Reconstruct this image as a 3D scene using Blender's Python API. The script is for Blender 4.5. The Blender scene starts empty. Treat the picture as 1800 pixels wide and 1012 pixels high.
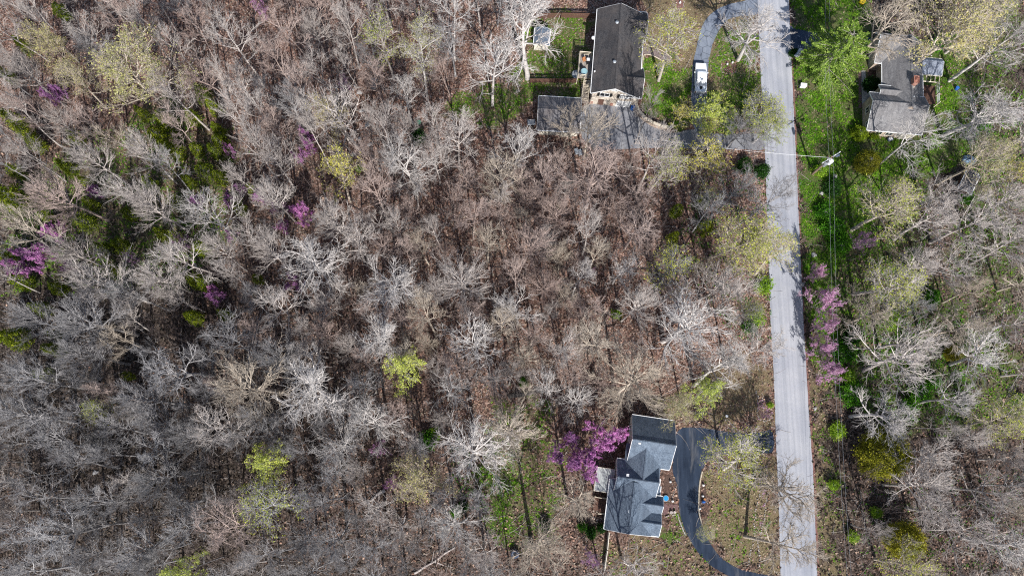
import bpy, math, random
import numpy as np
from mathutils import Vector, Matrix
from mathutils.geometry import tessellate_polygon
S = bpy.context.scene
C = S.collection
# ------------------------------------------------------------------ camera
F_, H_ = 1400.0, 125.0
_d = np.array([-30., -289., -1400.]); _d /= np.linalg.norm(_d)
_z = -_d; _x = np.array([1., 0, 0]); _x = _x - _x.dot(_z)*_z; _x /= np.linalg.norm(_x); _y = np.cross(_z, _x)
RM = np.array([_x, _y, _z])                      # camera axes -> world
cam = bpy.data.cameras.new('camera'); co = bpy.data.objects.new('camera', cam); C.objects.link(co)
cam.sensor_width = 36; cam.lens = 36*F_/1800; cam.clip_end = 2000; cam.clip_start = 1
co.matrix_world = Matrix.Translation((0, 0, H_)) @ Matrix(RM.tolist()).to_4x4()
S.camera = co
# ------------------------------------------------------------------ light
SUN_EL, SUN_AZ = 41, 9           # azimuth: degrees from -Y towards +X
W = bpy.data.worlds.new('World'); S.world = W; W.use_nodes = True
wn = W.node_tree.nodes; wn.clear()
sky = wn.new('ShaderNodeTexSky'); sky.sky_type = 'NISHITA'; sky.sun_disc = False
sky.sun_elevation = math.radians(SUN_EL); sky.sun_rotation = math.radians(180-SUN_AZ)
bg = wn.new('ShaderNodeBackground'); bg.inputs[1].default_value = 0.105
wo = wn.new('ShaderNodeOutputWorld')
W.node_tree.links.new(sky.outputs[0], bg.inputs[0]); W.node_tree.links.new(bg.outputs[0], wo.inputs[0])
sl = bpy.data.lights.new('sun', 'SUN'); sl.energy = 5.0; sl.angle = math.radians(0.5); sl.color = (1, 0.975, 0.94)
so = bpy.data.objects.new('sun', sl); C.objects.link(so)
_e, _a = math.radians(SUN_EL), math.radians(SUN_AZ)
SD = Vector((math.sin(_a)*math.cos(_e), -math.cos(_a)*math.cos(_e), math.sin(_e)))
so.rotation_euler = SD.to_track_quat('Z', 'Y').to_euler(); so.location = SD*200
S.view_settings.view_transform = 'Standard'; S.view_settings.look = 'None'
S.view_settings.exposure = 0.46; S.view_settings.gamma = 1
S.view_settings.use_curve_mapping = False
S.cycles.max_bounces = 4; S.cycles.diffuse_bounces = 2; S.cycles.glossy_bounces = 2
S.cycles.transmission_bounces = 2; S.cycles.transparent_max_bounces = 4
S.cycles.use_denoising = False
S.cycles.pixel_filter_type = 'BLACKMAN_HARRIS'; S.cycles.filter_width = 1.15

# ------------------------------------------------------------------ projection helpers (photo pixel -> place on the ground or on a plane)
def ray(x, y):
    return RM @ np.array([(x-900)/F_, -(y-506)/F_, -1.0])
def P(x, y, z=0.0):
    v = ray(x, y); t = (z-H_)/v[2]
    return (v[0]*t, v[1]*t)
def Q(p):
    c = RM.T @ (np.array(p, float)-np.array([0, 0, H_]))
    return (900+F_*c[0]/-c[2], 506-F_*c[1]/-c[2])
def depth(p):
    c = RM.T @ (np.array(p, float)-np.array([0, 0, H_])); return -c[2]

# ------------------------------------------------------------------ materials
MT = {}
def nt(name):
    m = bpy.data.materials.new(name); m.use_nodes = True; n = m.node_tree.nodes; n.clear(); MT[name] = m
    o = n.new('ShaderNodeOutputMaterial'); return m, n, m.node_tree.links, o
def ramp(n, L, fac, stops):
    r = n.new('ShaderNodeValToRGB'); e = r.color_ramp.elements
    while len(e) < len(stops): e.new(0.5)
    for k, (p, c) in enumerate(stops):
        e[k].position = p; e[k].color = (*c, 1) if len(c) == 3 else c
    L.new(fac, r.inputs[0]); return r.outputs[0]
def noise(n, L, vec, scale, detail=3, rough=.55, dist=0):
    t = n.new('ShaderNodeTexNoise'); t.inputs['Scale'].default_value = scale; t.inputs['Detail'].default_value = detail
    t.inputs['Roughness'].default_value = rough; t.inputs['Distortion'].default_value = dist
    if vec is not None: L.new(vec, t.inputs['Vector'])
    return t.outputs['Fac']
def mix(n, L, fac, a, b, mode='MIX'):
    m = n.new('ShaderNodeMix'); m.data_type = 'RGBA'; m.blend_type = mode
    for s, v in ((m.inputs[0], fac), (m.inputs[6], a), (m.inputs[7], b)):
        if hasattr(v, 'is_linked'): L.new(v, s)
        else: s.default_value = v if isinstance(v, (int, float)) else (*v, 1)
    return m.outputs[2]
def math_(n, L, op, a, b=0.5, clamp=False):
    m = n.new('ShaderNodeMath'); m.operation = op; m.use_clamp = clamp
    for s, v in ((m.inputs[0], a), (m.inputs[1], b)):
        if hasattr(v, 'is_linked'): L.new(v, s)
        else: s.default_value = v
    return m.outputs[0]
def mapping(n, L, scale=(1, 1, 1), rot=0, src='Object'):
    tc = n.new('ShaderNodeTexCoord'); mp = n.new('ShaderNodeMapping')
    mp.inputs['Scale'].default_value = scale; mp.inputs['Rotation'].default_value = (0, 0, rot)
    L.new(tc.outputs[src], mp.inputs[0]); return mp.outputs[0]
def bsdf(n, L, o, col, rough=.8, metal=0, bump=None, bs=.3, bd=.05, spec=.3):
    b = n.new('ShaderNodeBsdfPrincipled')
    if hasattr(col, 'is_linked'): L.new(col, b.inputs['Base Color'])
    else: b.inputs['Base Color'].default_value = (*col, 1)
    b.inputs['Roughness'].default_value = rough; b.inputs['Metallic'].default_value = metal
    b.inputs['Specular IOR Level'].default_value = spec
    if bump is not None:
        k = n.new('ShaderNodeBump'); k.inputs['Strength'].default_value = bs; k.inputs['Distance'].default_value = bd
        L.new(bump, k.inputs['Height']); L.new(k.outputs[0], b.inputs['Normal'])
    L.new(b.outputs[0], o.inputs[0]); return b
def M(name, c1, c2=None, scale=3., rough=.8, metal=0, bump=.2, stretch=(1, 1, 1), island=False, objr=False, spec=.3, lo=.35, hi=.65):
    """plain surface: two colours mottled by noise, optionally varied from piece to piece or thing to thing"""
    m, n, L, o = nt(name); c2 = c2 or tuple(min(1, k*1.25) for k in c1)
    v = mapping(n, L, stretch); f = noise(n, L, v, scale, 4)
    col = ramp(n, L, f, [(lo, c1), (hi, c2)])
    if island:
        g = n.new('ShaderNodeNewGeometry'); col = mix(n, L, 1, col, ramp(n, L, g.outputs['Random Per Island'], [(0, (.6, .6, .6)), (1, (1.25, 1.25, 1.25))]), 'MULTIPLY')
    if objr:
        g = n.new('ShaderNodeObjectInfo'); col = mix(n, L, 1, col, ramp(n, L, g.outputs['Random'], [(0, (.72, .72, .74)), (1, (1.2, 1.17, 1.14))]), 'MULTIPLY')
    bsdf(n, L, o, col, rough, metal, f if bump else None, bump or 0, .03, spec); return m
def bark(name, c1, c2, c3):
    m, n, L, o = nt(name)
    oi = n.new('ShaderNodeObjectInfo')
    base = ramp(n, L, oi.outputs['Random'], [(0, c1), (.55, c2), (1, c3)])
    f = noise(n, L, mapping(n, L), 2.2, 4, .7)
    base = mix(n, L, 1, base, ramp(n, L, f, [(.3, (.55, .54, .53)), (.62, (1.15, 1.15, 1.15))]), 'MULTIPLY')
    bsdf(n, L, o, base, .85, 0, None, spec=.15); return m
def leafmat(name, cols, trans=.35, objr=True):
    m, n, L, o = nt(name); g = n.new('ShaderNodeNewGeometry')
    k = len(cols)
    col = ramp(n, L, g.outputs['Random Per Island'], [(i/(k-1), c) for i, c in enumerate(cols)])
    f = noise(n, L, mapping(n, L), .8, 2)
    col = mix(n, L, 1, col, ramp(n, L, f, [(.35, (.7, .75, .7)), (.65, (1.2, 1.15, 1.1))]), 'MULTIPLY')
    if objr:
        oi = n.new('ShaderNodeObjectInfo'); col = mix(n, L, 1, col, ramp(n, L, oi.outputs['Random'], [(0, (.75, .8, .8)), (1, (1.2, 1.12, 1.1))]), 'MULTIPLY')
    d = n.new('ShaderNodeBsdfDiffuse'); t = n.new('ShaderNodeBsdfTranslucent'); x = n.new('ShaderNodeMixShader')
    L.new(col, d.inputs[0]); L.new(col, t.inputs[0]); x.inputs[0].default_value = trans
    L.new(d.outputs[0], x.inputs[1]); L.new(t.outputs[0], x.inputs[2]); L.new(x.outputs[0], o.inputs[0]); return m

bark('bark_silver', (.39, .345, .32), (.47, .42, .39), (.55, .495, .46))
bark('bark_white', (.48, .445, .42), (.55, .51, .485), (.62, .58, .55))
bark('bark_tan', (.41, .345, .28), (.48, .41, .335), (.55, .475, .395))
bark('bark_pink', (.38, .29, .255), (.46, .36, .32), (.53, .425, .38))
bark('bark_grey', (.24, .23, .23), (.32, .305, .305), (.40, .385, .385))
bark('bark_dark', (.05, .045, .042), (.08, .072, .066), (.11, .10, .09))
M('thicket', (.12, .092, .085), (.22, .175, .165), 1.5, .9, bump=0, island=True)
leafmat('leaf_cream', [(.40, .37, .14), (.54, .50, .20), (.66, .62, .32)])
leafmat('leaf_yellow', [(.48, .44, .06), (.60, .57, .12), (.72, .70, .24)])
leafmat('leaf_khaki', [(.30, .36, .04), (.46, .50, .08), (.60, .62, .16)])
leafmat('leaf_lime', [(.34, .42, .07), (.48, .55, .12), (.62, .67, .22)])
leafmat('leaf_limegreen', [(.16, .32, .02), (.30, .48, .04), (.46, .62, .09)])
leafmat('leaf_cedar', [(.035, .065, .008), (.15, .21, .018), (.38, .43, .04)], .25)
leafmat('leaf_pine', [(.13, .24, .05), (.25, .39, .07), (.42, .55, .14)], .35)
leafmat('leaf_olive', [(.15, .15, .02), (.28, .27, .03), (.44, .41, .05)], .2)
leafmat('leaf_round', [(.10, .17, .01), (.18, .27, .02), (.28, .36, .03)], .2)
leafmat('leaf_dark', [(.012, .035, .010), (.025, .07, .015), (.04, .11, .02)], .15)
leafmat('leaf_under', [(.03, .12, .012), (.06, .20, .015), (.13, .32, .03)], .3)
leafmat('blossom', [(.38, .13, .41), (.56, .24, .58), (.76, .43, .76)], .35)
leafmat('blossom_pale', [(.54, .26, .52), (.68, .38, .64), (.84, .58, .78)], .35)
leafmat('litter', [(.085, .052, .043), (.24, .142, .108), (.44, .31, .25)], .1, False)
leafmat('litter_dark', [(.022, .017, .014), (.055, .042, .035), (.13, .10, .085)], .1, False)  # dark leaves; in the lower left their colour stands in for shade
leafmat('litter_pale', [(.14, .11, .09), (.26, .21, .17), (.42, .36, .30)], .1, False)
leafmat('grass', [(.05, .15, .010), (.12, .27, .018), (.24, .38, .04)], .25, False)
leafmat('dead_grass', [(.20, .16, .09), (.32, .27, .17), (.46, .40, .30)], .25, False)
M('sticks', (.30, .26, .24), (.46, .42, .39), 2, .9, bump=0, island=True)
M('rock', (.26, .25, .24), (.46, .45, .44), 2.5, .9, bump=.6, objr=True)
M('stone_pale', (.32, .28, .26), (.52, .48, .45), 3, .85, bump=.5, objr=True)
M('white_paint', (.74, .74, .73), (.82, .82, .81), 3, .5, bump=0)
M('cream_paint', (.60, .55, .45), (.70, .65, .55), 3, .6, bump=0)
M('white_metal', (.80, .80, .80), (.84, .84, .84), 3, .25, bump=0, spec=.5)
M('car_white', (.78, .80, .82), (.82, .84, .86), 3, .25, bump=0, spec=.5)
M('car_cover', (.62, .66, .71), (.70, .74, .79), 2, .5, bump=0)
M('glass_dark', (.012, .016, .02), (.02, .025, .03), 2, .12, bump=0, spec=.6)
M('rubber', (.015, .015, .016), None, 5, .8, bump=0)
M('black_plastic', (.012, .012, .013), None, 5, .5, bump=0)
M('chrome', (.5, .5, .5), (.6, .6, .6), 5, .3, .9, bump=0)
M('wood_grey', (.22, .19, .165), (.42, .38, .34), 2, .85, bump=.3, stretch=(6, .6, 1), island=True)
M('wood_brown', (.08, .04, .028), (.14, .075, .055), 3, .8, bump=.3, stretch=(6, .6, 1), island=True)
M('wood_cream', (.52, .44, .33), (.66, .58, .46), 3, .7, bump=0)
M('wood_pole', (.16, .11, .08), (.28, .20, .15), 3, .9, bump=.3)
M('blue_plastic', (.02, .10, .36), (.03, .15, .48), 3, .4, bump=0)
M('pool_water', (.02, .22, .48), (.04, .30, .58), 8, .08, bump=.2, spec=.6)
M('teal_cloth', (.22, .38, .42), (.30, .46, .50), 4, .8, bump=0)
M('blue_tarp', (.10, .18, .28), (.26, .34, .42), 2.5, .6, bump=.6)
M('yellow_plastic', (.62, .42, .02), (.75, .52, .04), 3, .5, bump=0)
M('orange_clay', (.36, .15, .06), (.50, .24, .11), 3, .8, bump=0)
M('green_plastic', (.01, .16, .09), (.02, .22, .13), 3, .5, bump=0)
M('tank_blue', (.05, .07, .11), (.09, .11, .16), 2, .5, bump=0)
M('concrete', (.30, .285, .27), (.44, .42, .40), 1.5, .9, bump=.3)
M('mulch', (.045, .028, .022), (.12, .075, .06), 6, .95, bump=.8)
M('red_mulch', (.12, .055, .045), (.24, .13, .11), 7, .95, bump=.8)
M('galvanised', (.30, .32, .34), (.46, .48, .50), 3, .45, .4, bump=0)
M('red_leaf', (.30, .06, .03), (.42, .12, .06), 3, .8, bump=0)

def shingles(name, dark, light, stain, sc=1.):
    m, n, L, o = nt(name); v = mapping(n, L)
    fine = noise(n, L, v, 5.5*sc, 5, .75)
    big = noise(n, L, v, .45, 4, .6)
    st = noise(n, L, mapping(n, L, (1, .25, 1)), 1.3, 4, .65)
    col = ramp(n, L, fine, [(.34, dark), (.66, light)])
    col = mix(n, L, ramp(n, L, big, [(.42, (0, 0, 0)), (.66, (.55, .55, .55))]), col, stain)
    col = mix(n, L, 1, col, ramp(n, L, st, [(.35, (.75, .75, .77)), (.65, (1.12, 1.12, 1.12))]), 'MULTIPLY')
    # courses of shingles: fine relief only
    w = n.new('ShaderNodeTexWave'); w.wave_type = 'BANDS'; w.bands_direction = 'Z'; w.inputs['Scale'].default_value = 4.5
    w.inputs['Distortion'].default_value = .4; L.new(v, w.inputs[0])
    h = math_(n, L, 'ADD', fine, math_(n, L, 'MULTIPLY', w.outputs['Fac'], .5))
    bsdf(n, L, o, col, .85, 0, h, .5, .03, .25); return m
shingles('roof_black', (.022, .022, .026), (.10, .095, .095), (.11, .092, .083))
shingles('roof_blue', (.042, .062, .092), (.165, .205, .255), (.13, .16, .20))
shingles('roof_brown', (.095, .094, .098), (.26, .252, .252), (.16, .15, .148))
shingles('roof_garage', (.07, .07, .078), (.20, .19, .195), (.17, .14, .125))
M('roof_metal', (.22, .24, .29), (.32, .35, .41), 1.5, .4, .2, bump=0, stretch=(3, .5, 1))
M('patio_metal', (.30, .32, .31), (.42, .44, .43), 1.2, .5, bump=0, stretch=(4, .6, 1))

def brickmat(name, a, b, mo):
    m, n, L, o = nt(name)
    t = n.new('ShaderNodeTexBrick'); t.inputs['Color1'].default_value = (*a, 1); t.inputs['Color2'].default_value = (*b, 1)
    t.inputs['Mortar'].default_value = (*mo, 1); t.inputs['Scale'].default_value = 1
    t.inputs['Brick Width'].default_value = .42; t.inputs['Row Height'].default_value = .16; t.inputs['Mortar Size'].default_value = .015
    tc = n.new('ShaderNodeTexCoord'); sp = n.new('ShaderNodeSeparateXYZ'); cb = n.new('ShaderNodeCombineXYZ'); L.new(tc.outputs['Object'], sp.inputs[0])
    L.new(math_(n, L, 'ADD', sp.outputs[0], sp.outputs[1]), cb.inputs[0]); L.new(sp.outputs[2], cb.inputs[1]); L.new(cb.outputs[0], t.inputs['Vector'])
    f = noise(n, L, tc.outputs['Object'], 1.2, 4)
    col = mix(n, L, 1, t.outputs[0], ramp(n, L, f, [(.35, (.75, .72, .7)), (.65, (1.15, 1.15, 1.15))]), 'MULTIPLY')
    bsdf(n, L, o, col, .9, 0, t.outputs[1], -.2, .02); return m
brickmat('brick_cream', (.56, .50, .42), (.46, .39, .32), (.60, .56, .50))
brickmat('brick_tan', (.34, .26, .20), (.42, .33, .26), (.40, .36, .32))
brickmat('brick_red', (.30, .11, .075), (.38, .17, .12), (.40, .35, .31))
def sidingmat(name, a, b):
    m, n, L, o = nt(name); tc = n.new('ShaderNodeTexCoord')
    w = n.new('ShaderNodeTexWave'); w.bands_direction = 'Z'; w.wave_profile = 'SAW'; w.inputs['Scale'].default_value = 1.6; L.new(tc.outputs['Object'], w.inputs[0])
    col = ramp(n, L, w.outputs[0], [(0, a), (.2, b)]); bsdf(n, L, o, col, .6, 0, w.outputs[0], .4, .02); return m
sidingmat('siding_white', (.50, .52, .50), (.66, .68, .66))
sidingmat('siding_grey', (.30, .33, .33), (.42, .45, .44))

# ground: one sheet, material zones held in a vertex attribute (kind of cover, plus painted dimness at lower left)
def groundmat():
    m, n, L, o = nt('ground_cover')
    at = n.new('ShaderNodeAttribute'); at.attribute_name = 'zone'
    sp = n.new('ShaderNodeSeparateColor'); L.new(at.outputs['Color'], sp.inputs[0])
    v = mapping(n, L)
    f1 = noise(n, L, v, 3.2, 5, .75); f2 = noise(n, L, v, .35, 4, .6); f3 = noise(n, L, v, 1.1, 5, .7)
    vo = n.new('ShaderNodeTexVoronoi'); vo.inputs['Scale'].default_value = 5.5; L.new(v, vo.inputs['Vector'])
    vs = n.new('ShaderNodeSeparateColor'); L.new(vo.outputs['Color'], vs.inputs[0])
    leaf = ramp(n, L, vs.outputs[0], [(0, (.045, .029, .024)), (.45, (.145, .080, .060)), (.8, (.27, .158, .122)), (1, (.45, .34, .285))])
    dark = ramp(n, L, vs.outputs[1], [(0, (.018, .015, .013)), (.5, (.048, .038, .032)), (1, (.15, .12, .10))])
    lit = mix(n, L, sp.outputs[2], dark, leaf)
    lit = mix(n, L, 1, lit, ramp(n, L, f3, [(.3, (.6, .6, .6)), (.68, (1.25, 1.25, 1.25))]), 'MULTIPLY')
    f4 = noise(n, L, v, 7.5, 4, .8)
    dry = ramp(n, L, f4, [(.34, (.07, .050, .028)), (.5, (.15, .112, .062)), (.64, (.30, .24, .16))])
    grs = ramp(n, L, f4, [(.34, (.018, .038, .007)), (.5, (.055, .105, .014)), (.66, (.12, .18, .035))])
    brn = mix(n, L, .5, lit, dry)
    grs = mix(n, L, ramp(n, L, f1, [(.50, (0, 0, 0)), (.60, (.8, .8, .8))]), grs, brn)
    grs = mix(n, L, ramp(n, L, f2, [(.48, (0, 0, 0)), (.64, (.65, .65, .65))]), grs, brn)
    def soft(ch, nz, w):
        a = math_(n, L, 'ADD', ch, math_(n, L, 'MULTIPLY', math_(n, L, 'SUBTRACT', nz, .5), w))
        mr = n.new('ShaderNodeMapRange'); mr.inputs[1].default_value = .32; mr.inputs[2].default_value = .62; L.new(a, mr.inputs[0]); return mr.outputs[0]
    col = mix(n, L, soft(sp.outputs[1], f3, 1.3), lit, dry)
    col = mix(n, L, soft(sp.outputs[0], math_(n, L, 'ADD', math_(n, L, 'MULTIPLY', f3, .7), math_(n, L, 'MULTIPLY', f2, .3)), 2.2), col, grs)
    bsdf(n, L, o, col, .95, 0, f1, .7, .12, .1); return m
groundmat()
def roadmat(name, dark, light, along, rot=0, crack=None, stain=None, amt=.3):
    m, n, L, o = nt(name)
    v = mapping(n, L); vs = mapping(n, L, along, rot)
    f = noise(n, L, v, 9, 4, .7); s = noise(n, L, vs, 1.0, 5, .65); b = noise(n, L, v, .18, 4, .6)
    col = ramp(n, L, s, [(.3, dark), (.62, light)])
    col = mix(n, L, 1, col, ramp(n, L, f, [(.3, (.86, .86, .86)), (.7, (1.1, 1.1, 1.1))]), 'MULTIPLY')
    col = mix(n, L, 1, col, ramp(n, L, b, [(.35, (.86, .87, .9)), (.65, (1.08, 1.07, 1.05))]), 'MULTIPLY')
    if stain:
        q = noise(n, L, vs, .7, 5, .7, .6); col = mix(n, L, ramp(n, L, q, [(.52, (0, 0, 0)), (.66, (amt,)*3)]), col, stain)
    if crack:
        vo = n.new('ShaderNodeTexVoronoi'); vo.feature = 'DISTANCE_TO_EDGE'; vo.inputs['Scale'].default_value = crack
        wv = n.new('ShaderNodeMix'); wv.data_type = 'VECTOR'; wv.inputs[0].default_value = .12
        nn = n.new('ShaderNodeTexNoise'); nn.inputs['Scale'].default_value = 1.2; L.new(v, nn.inputs[0])
        L.new(v, wv.inputs[4]); L.new(nn.outputs['Color'], wv.inputs[5]); L.new(wv.outputs[1], vo.inputs['Vector'])
        col = mix(n, L, ramp(n, L, vo.outputs['Distance'], [(.012, (.75, .75, .75)), (.04, (0, 0, 0))]), col, tuple(k*.35 for k in dark))
    bsdf(n, L, o, col, .9, 0, f, .3, .01, .2); return m
roadmat('road_asphalt', (.27, .28, .31), (.37, .375, .405), (1.6, .035, 1), math.radians(1.6))
roadmat('drive_loop', (.115, .135, .175), (.21, .235, .28), (.8, .25, 1), 0, .8, (.07, .08, .10))
roadmat('drive_pad', (.13, .135, .155), (.24, .24, .255), (.7, .18, 1), 0, None, (.32, .30, .27))
roadmat('drive_dark', (.010, .017, .032), (.030, .044, .072), (.9, .14, 1), .1, None, (.15, .15, .155), .5)
roadmat('drive_blue', (.02, .032, .06), (.05, .07, .11), (.4, .4, 1), 0, None, (.10, .11, .14))
M('walk_brick', (.12, .09, .085), (.24, .19, .175), 5, .9, bump=.5)
M('walk_red', (.10, .055, .055), (.18, .11, .105), 6, .9, bump=.4)

# ------------------------------------------------------------------ object helpers
def tag(o, label=None, cat=None, group=None, kind=None):
    if label: o['label'] = label
    if cat: o['category'] = cat
    if group: o['group'] = group
    if kind: o['kind'] = kind
    return o
def thing(name, label, cat, loc=(0, 0, 0), rz=0, group=None):
    o = bpy.data.objects.new(name, None); C.objects.link(o); o.location = loc; o.rotation_euler = (0, 0, rz)
    o.empty_display_size = .5
    return tag(o, label, cat, group)
def setmat(me, mats):
    for m in (mats if isinstance(mats, (list, tuple)) else [mats]): me.materials.append(MT[m])
def npmesh(name, V, Fq, mat, mi=None, smooth=False):
    """V (n,3); Fq (m,k) all faces with the same number of corners"""
    V = np.asarray(V, np.float32); Fq = np.asarray(Fq, np.int32); me = bpy.data.meshes.new(name)
    k = Fq.shape[1]; me.vertices.add(len(V)); me.vertices.foreach_set('co', V.ravel())
    me.loops.add(Fq.size); me.loops.foreach_set('vertex_index', Fq.ravel())
    me.polygons.add(len(Fq)); me.polygons.foreach_set('loop_start', np.arange(len(Fq), dtype=np.int32)*k)
    if mi is not None: me.polygons.foreach_set('material_index', np.asarray(mi, np.int32))
    if smooth: me.polygons.foreach_set('use_smooth', np.ones(len(Fq), bool))
    me.update(calc_edges=True); setmat(me, mat); return me
def obj(name, me, parent=None, loc=(0, 0, 0), rot=(0, 0, 0), sc=(1, 1, 1)):
    o = bpy.data.objects.new(name, me); C.objects.link(o); o.location = loc; o.rotation_euler = rot; o.scale = sc
    if parent: o.parent = parent
    return o
class MB:
    """collects boxes, tubes, prisms and links them as one mesh object"""
    def __init__(s): s.v = []; s.f = []
    def add(s, vs, fs):
        b = len(s.v); s.v += [tuple(x) for x in vs]; s.f += [tuple(b+i for i in f) for f in fs]; return s
    def box(s, c, d, rz=0, taper=1.0):
        x, y, z = d[0]/2, d[1]/2, d[2]/2; cs, sn = math.cos(rz), math.sin(rz); vs = []
        for k, t in ((-z, 1), (z, taper)):
            for a, b in ((-x, -y), (x, -y), (x, y), (-x, y)):
                a *= t; b *= t; vs.append((c[0]+a*cs-b*sn, c[1]+a*sn+b*cs, c[2]+k))
        return s.add(vs, [(3, 2, 1, 0), (4, 5, 6, 7), (0, 1, 5, 4), (1, 2, 6, 5), (2, 3, 7, 6), (3, 0, 4, 7)])
    def tube(s, pts, r, n=8, caps=True):
        rs = r if isinstance(r, (list, tuple)) else [r]*len(pts); pts = [Vector(p) for p in pts]; vs = []; fs = []
        for i, p in enumerate(pts):
            t = (pts[min(i+1, len(pts)-1)]-pts[max(i-1, 0)]).normalized()
            a = t.cross(Vector((0, 0, 1)) if abs(t.z) < .9 else Vector((1, 0, 0))).normalized(); b = t.cross(a)
            vs += [p+(a*math.cos(k*2*math.pi/n)+b*math.sin(k*2*math.pi/n))*rs[i] for k in range(n)]
        for i in range(len(pts)-1):
            fs += [(i*n+k, i*n+(k+1) % n, (i+1)*n+(k+1) % n, (i+1)*n+k) for k in range(n)]
        if caps: fs += [tuple(range(n))[::-1], tuple((len(pts)-1)*n+k for k in range(n))]
        return s.add(vs, fs)
    def prism(s, poly, z0, z1):
        n = len(poly); tri = tessellate_polygon([[Vector((p[0], p[1], 0)) for p in poly]])
        vs = [(p[0], p[1], z0) for p in poly]+[(p[0], p[1], z1) for p in poly]
        ar = sum(poly[i][0]*poly[(i+1) % n][1]-poly[(i+1) % n][0]*poly[i][1] for i in range(n))
        fs = []
        for t in tri:
            a, b, c = t; cr = (poly[b][0]-poly[a][0])*(poly[c][1]-poly[a][1])-(poly[b][1]-poly[a][1])*(poly[c][0]-poly[a][0])
            if cr < 0: t = (a, c, b)
            fs.append(tuple(k+n for k in t)); fs.append(tuple(t[::-1]))
        for i in range(n):
            j = (i+1) % n; fs.append((i, j, j+n, i+n) if ar > 0 else (j, i, i+n, j+n))
        return s.add(vs, fs)
    def extrude(s, prof, A, B):
        """profile of (side, z) swept from A to B (xy)"""
        A = Vector(A[:2]); B = Vector(B[:2]); t = (B-A).normalized(); nr = Vector((t.y, -t.x)); n = len(prof); vs = []
        for q in (A, B): vs += [(q.x+nr.x*u, q.y+nr.y*u, z) for u, z in prof]
        fs = [(i, (i+1) % n, (i+1) % n+n, i+n) for i in range(n)]
        fs += [tuple(range(n))[::-1], tuple(range(n, 2*n))]
        return s.add(vs, fs)
    def blob(s, c, d, seed=0, rough=.18, seg=8, rings=5, flat=False):
        r = random.Random(seed); vs = []; fs = []
        for i in range(rings+1):
            th = math.pi*i/rings
            for k in range(seg):
                ph = 2*math.pi*k/seg; q = 1+r.uniform(-rough, rough)
                z = math.cos(th)*d[2]*q
                vs.append((c[0]+math.sin(th)*math.cos(ph)*d[0]*q, c[1]+math.sin(th)*math.sin(ph)*d[1]*q, c[2]+(max(z, -.05) if flat else z)))
        for i in range(rings):
            fs += [(i*seg+k, (i+1)*seg+k, (i+1)*seg+(k+1) % seg, i*seg+(k+1) % seg) for k in range(seg)]
        return s.add(vs, fs)
    def build(s, name, mat, parent=None, loc=(0, 0, 0), rz=0, smooth=False, bevel=0):
        me = bpy.data.meshes.new(name); me.from_pydata(s.v, [], s.f); setmat(me, mat)
        import bmesh
        bm = bmesh.new(); bm.from_mesh(me)
        bmesh.ops.recalc_face_normals(bm, faces=bm.faces)
        if bevel: bmesh.ops.bevel(bm, geom=list(bm.edges), offset=bevel, segments=2, affect='EDGES', profile=.6)
        bm.to_mesh(me); bm.free()
        if smooth: me.polygons.foreach_set('use_smooth', np.ones(len(me.polygons), bool))
        me.update(); o = obj(name, me, parent, loc, (0, 0, rz)); return o
def copy_tree(o, loc=None, rz=None, label=None, parent=None):
    c = o.copy(); C.objects.link(c); c.parent = parent
    if loc is not None: c.location = loc
    if rz is not None: c.rotation_euler = (0, 0, rz)
    if label: c['label'] = label
    for k in list(o.children): copy_tree(k, parent=c)
    return c

# ------------------------------------------------------------------ pixel polygons of the plan
def pw(poly, z=0): return [P(x, y, z) for x, y in poly]
def inside(X, Y, poly):
    r = np.zeros(X.shape, bool); n = len(poly); j = n-1
    for i in range(n):
        xi, yi = poly[i]; xj, yj = poly[j]
        with np.errstate(divide='ignore', invalid='ignore'):
            c = ((yi > Y) != (yj > Y)) & (X < (xj-xi)*(Y-yi)/(yj-yi+1e-12)+xi)
        r ^= c; j = i
    return r
ROAD = [(1330, -60), (1333, 40), (1336, 110), (1345, 280), (1349, 400), (1354, 560), (1360, 660), (1365, 800), (1369, 900), (1373, 1080), (1439, 1080), (1429, 830), (1420, 700), (1412, 560), (1406, 430), (1400, 300), (1393, 150), (1389, 60), (1384, -60)]
LOOP = [(1340, -8), (1310, 2), (1280, 8), (1260, 17), (1242, 32), (1230, 55), (1224, 85), (1218, 110), (1216, 140), (1215, 180), (1216, 225), (1240, 240), (1242, 180), (1243, 140), (1246, 105), (1252, 80), (1262, 56), (1275, 38), (1292, 29), (1338, 27)]
PAD = [(1030, 181), (1112, 186), (1122, 205), (1150, 224), (1182, 236), (1216, 226), (1250, 234), (1290, 238), (1346, 232), (1348, 266), (1300, 262), (1240, 264), (1180, 259), (1120, 261), (1080, 263), (1044, 266), (1036, 250), (1022, 246), (1018, 200)]
DRIVE2 = [(1359, 752), (1340, 759), (1310, 762), (1280, 759), (1240, 752), (1200, 750), (1188, 760), (1184, 800), (1181, 828), (1190, 850), (1193, 880), (1194, 902), (1204, 932), (1222, 965), (1246, 992), (1280, 1012), (1330, 1030), (1372, 1040), (1371, 1012), (1340, 1009), (1300, 1000), (1268, 982), (1248, 955), (1236, 928), (1230, 900), (1228, 860), (1232, 830), (1244, 808), (1266, 799), (1300, 795), (1335, 796), (1362, 797)]
DRIVE3 = [(1387, 44), (1396, 50), (1410, 54), (1440, 57), (1530, 60), (1530, 92), (1440, 86), (1410, 86), (1392, 92)]
HOUSES = [[(1030, 20), (1135, 10), (1130, 190), (1020, 190)], [(935, 170), (1025, 175), (1020, 250), (930, 248)], [(1080, 725), (1195, 735), (1185, 835), (1175, 955), (1055, 945), (1045, 815)], [(1520, 60), (1655, 60), (1655, 245), (1520, 250)]]
def zgrid(xs, ys):
    X, Y = np.meshgrid(xs, ys); return X, Y
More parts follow.
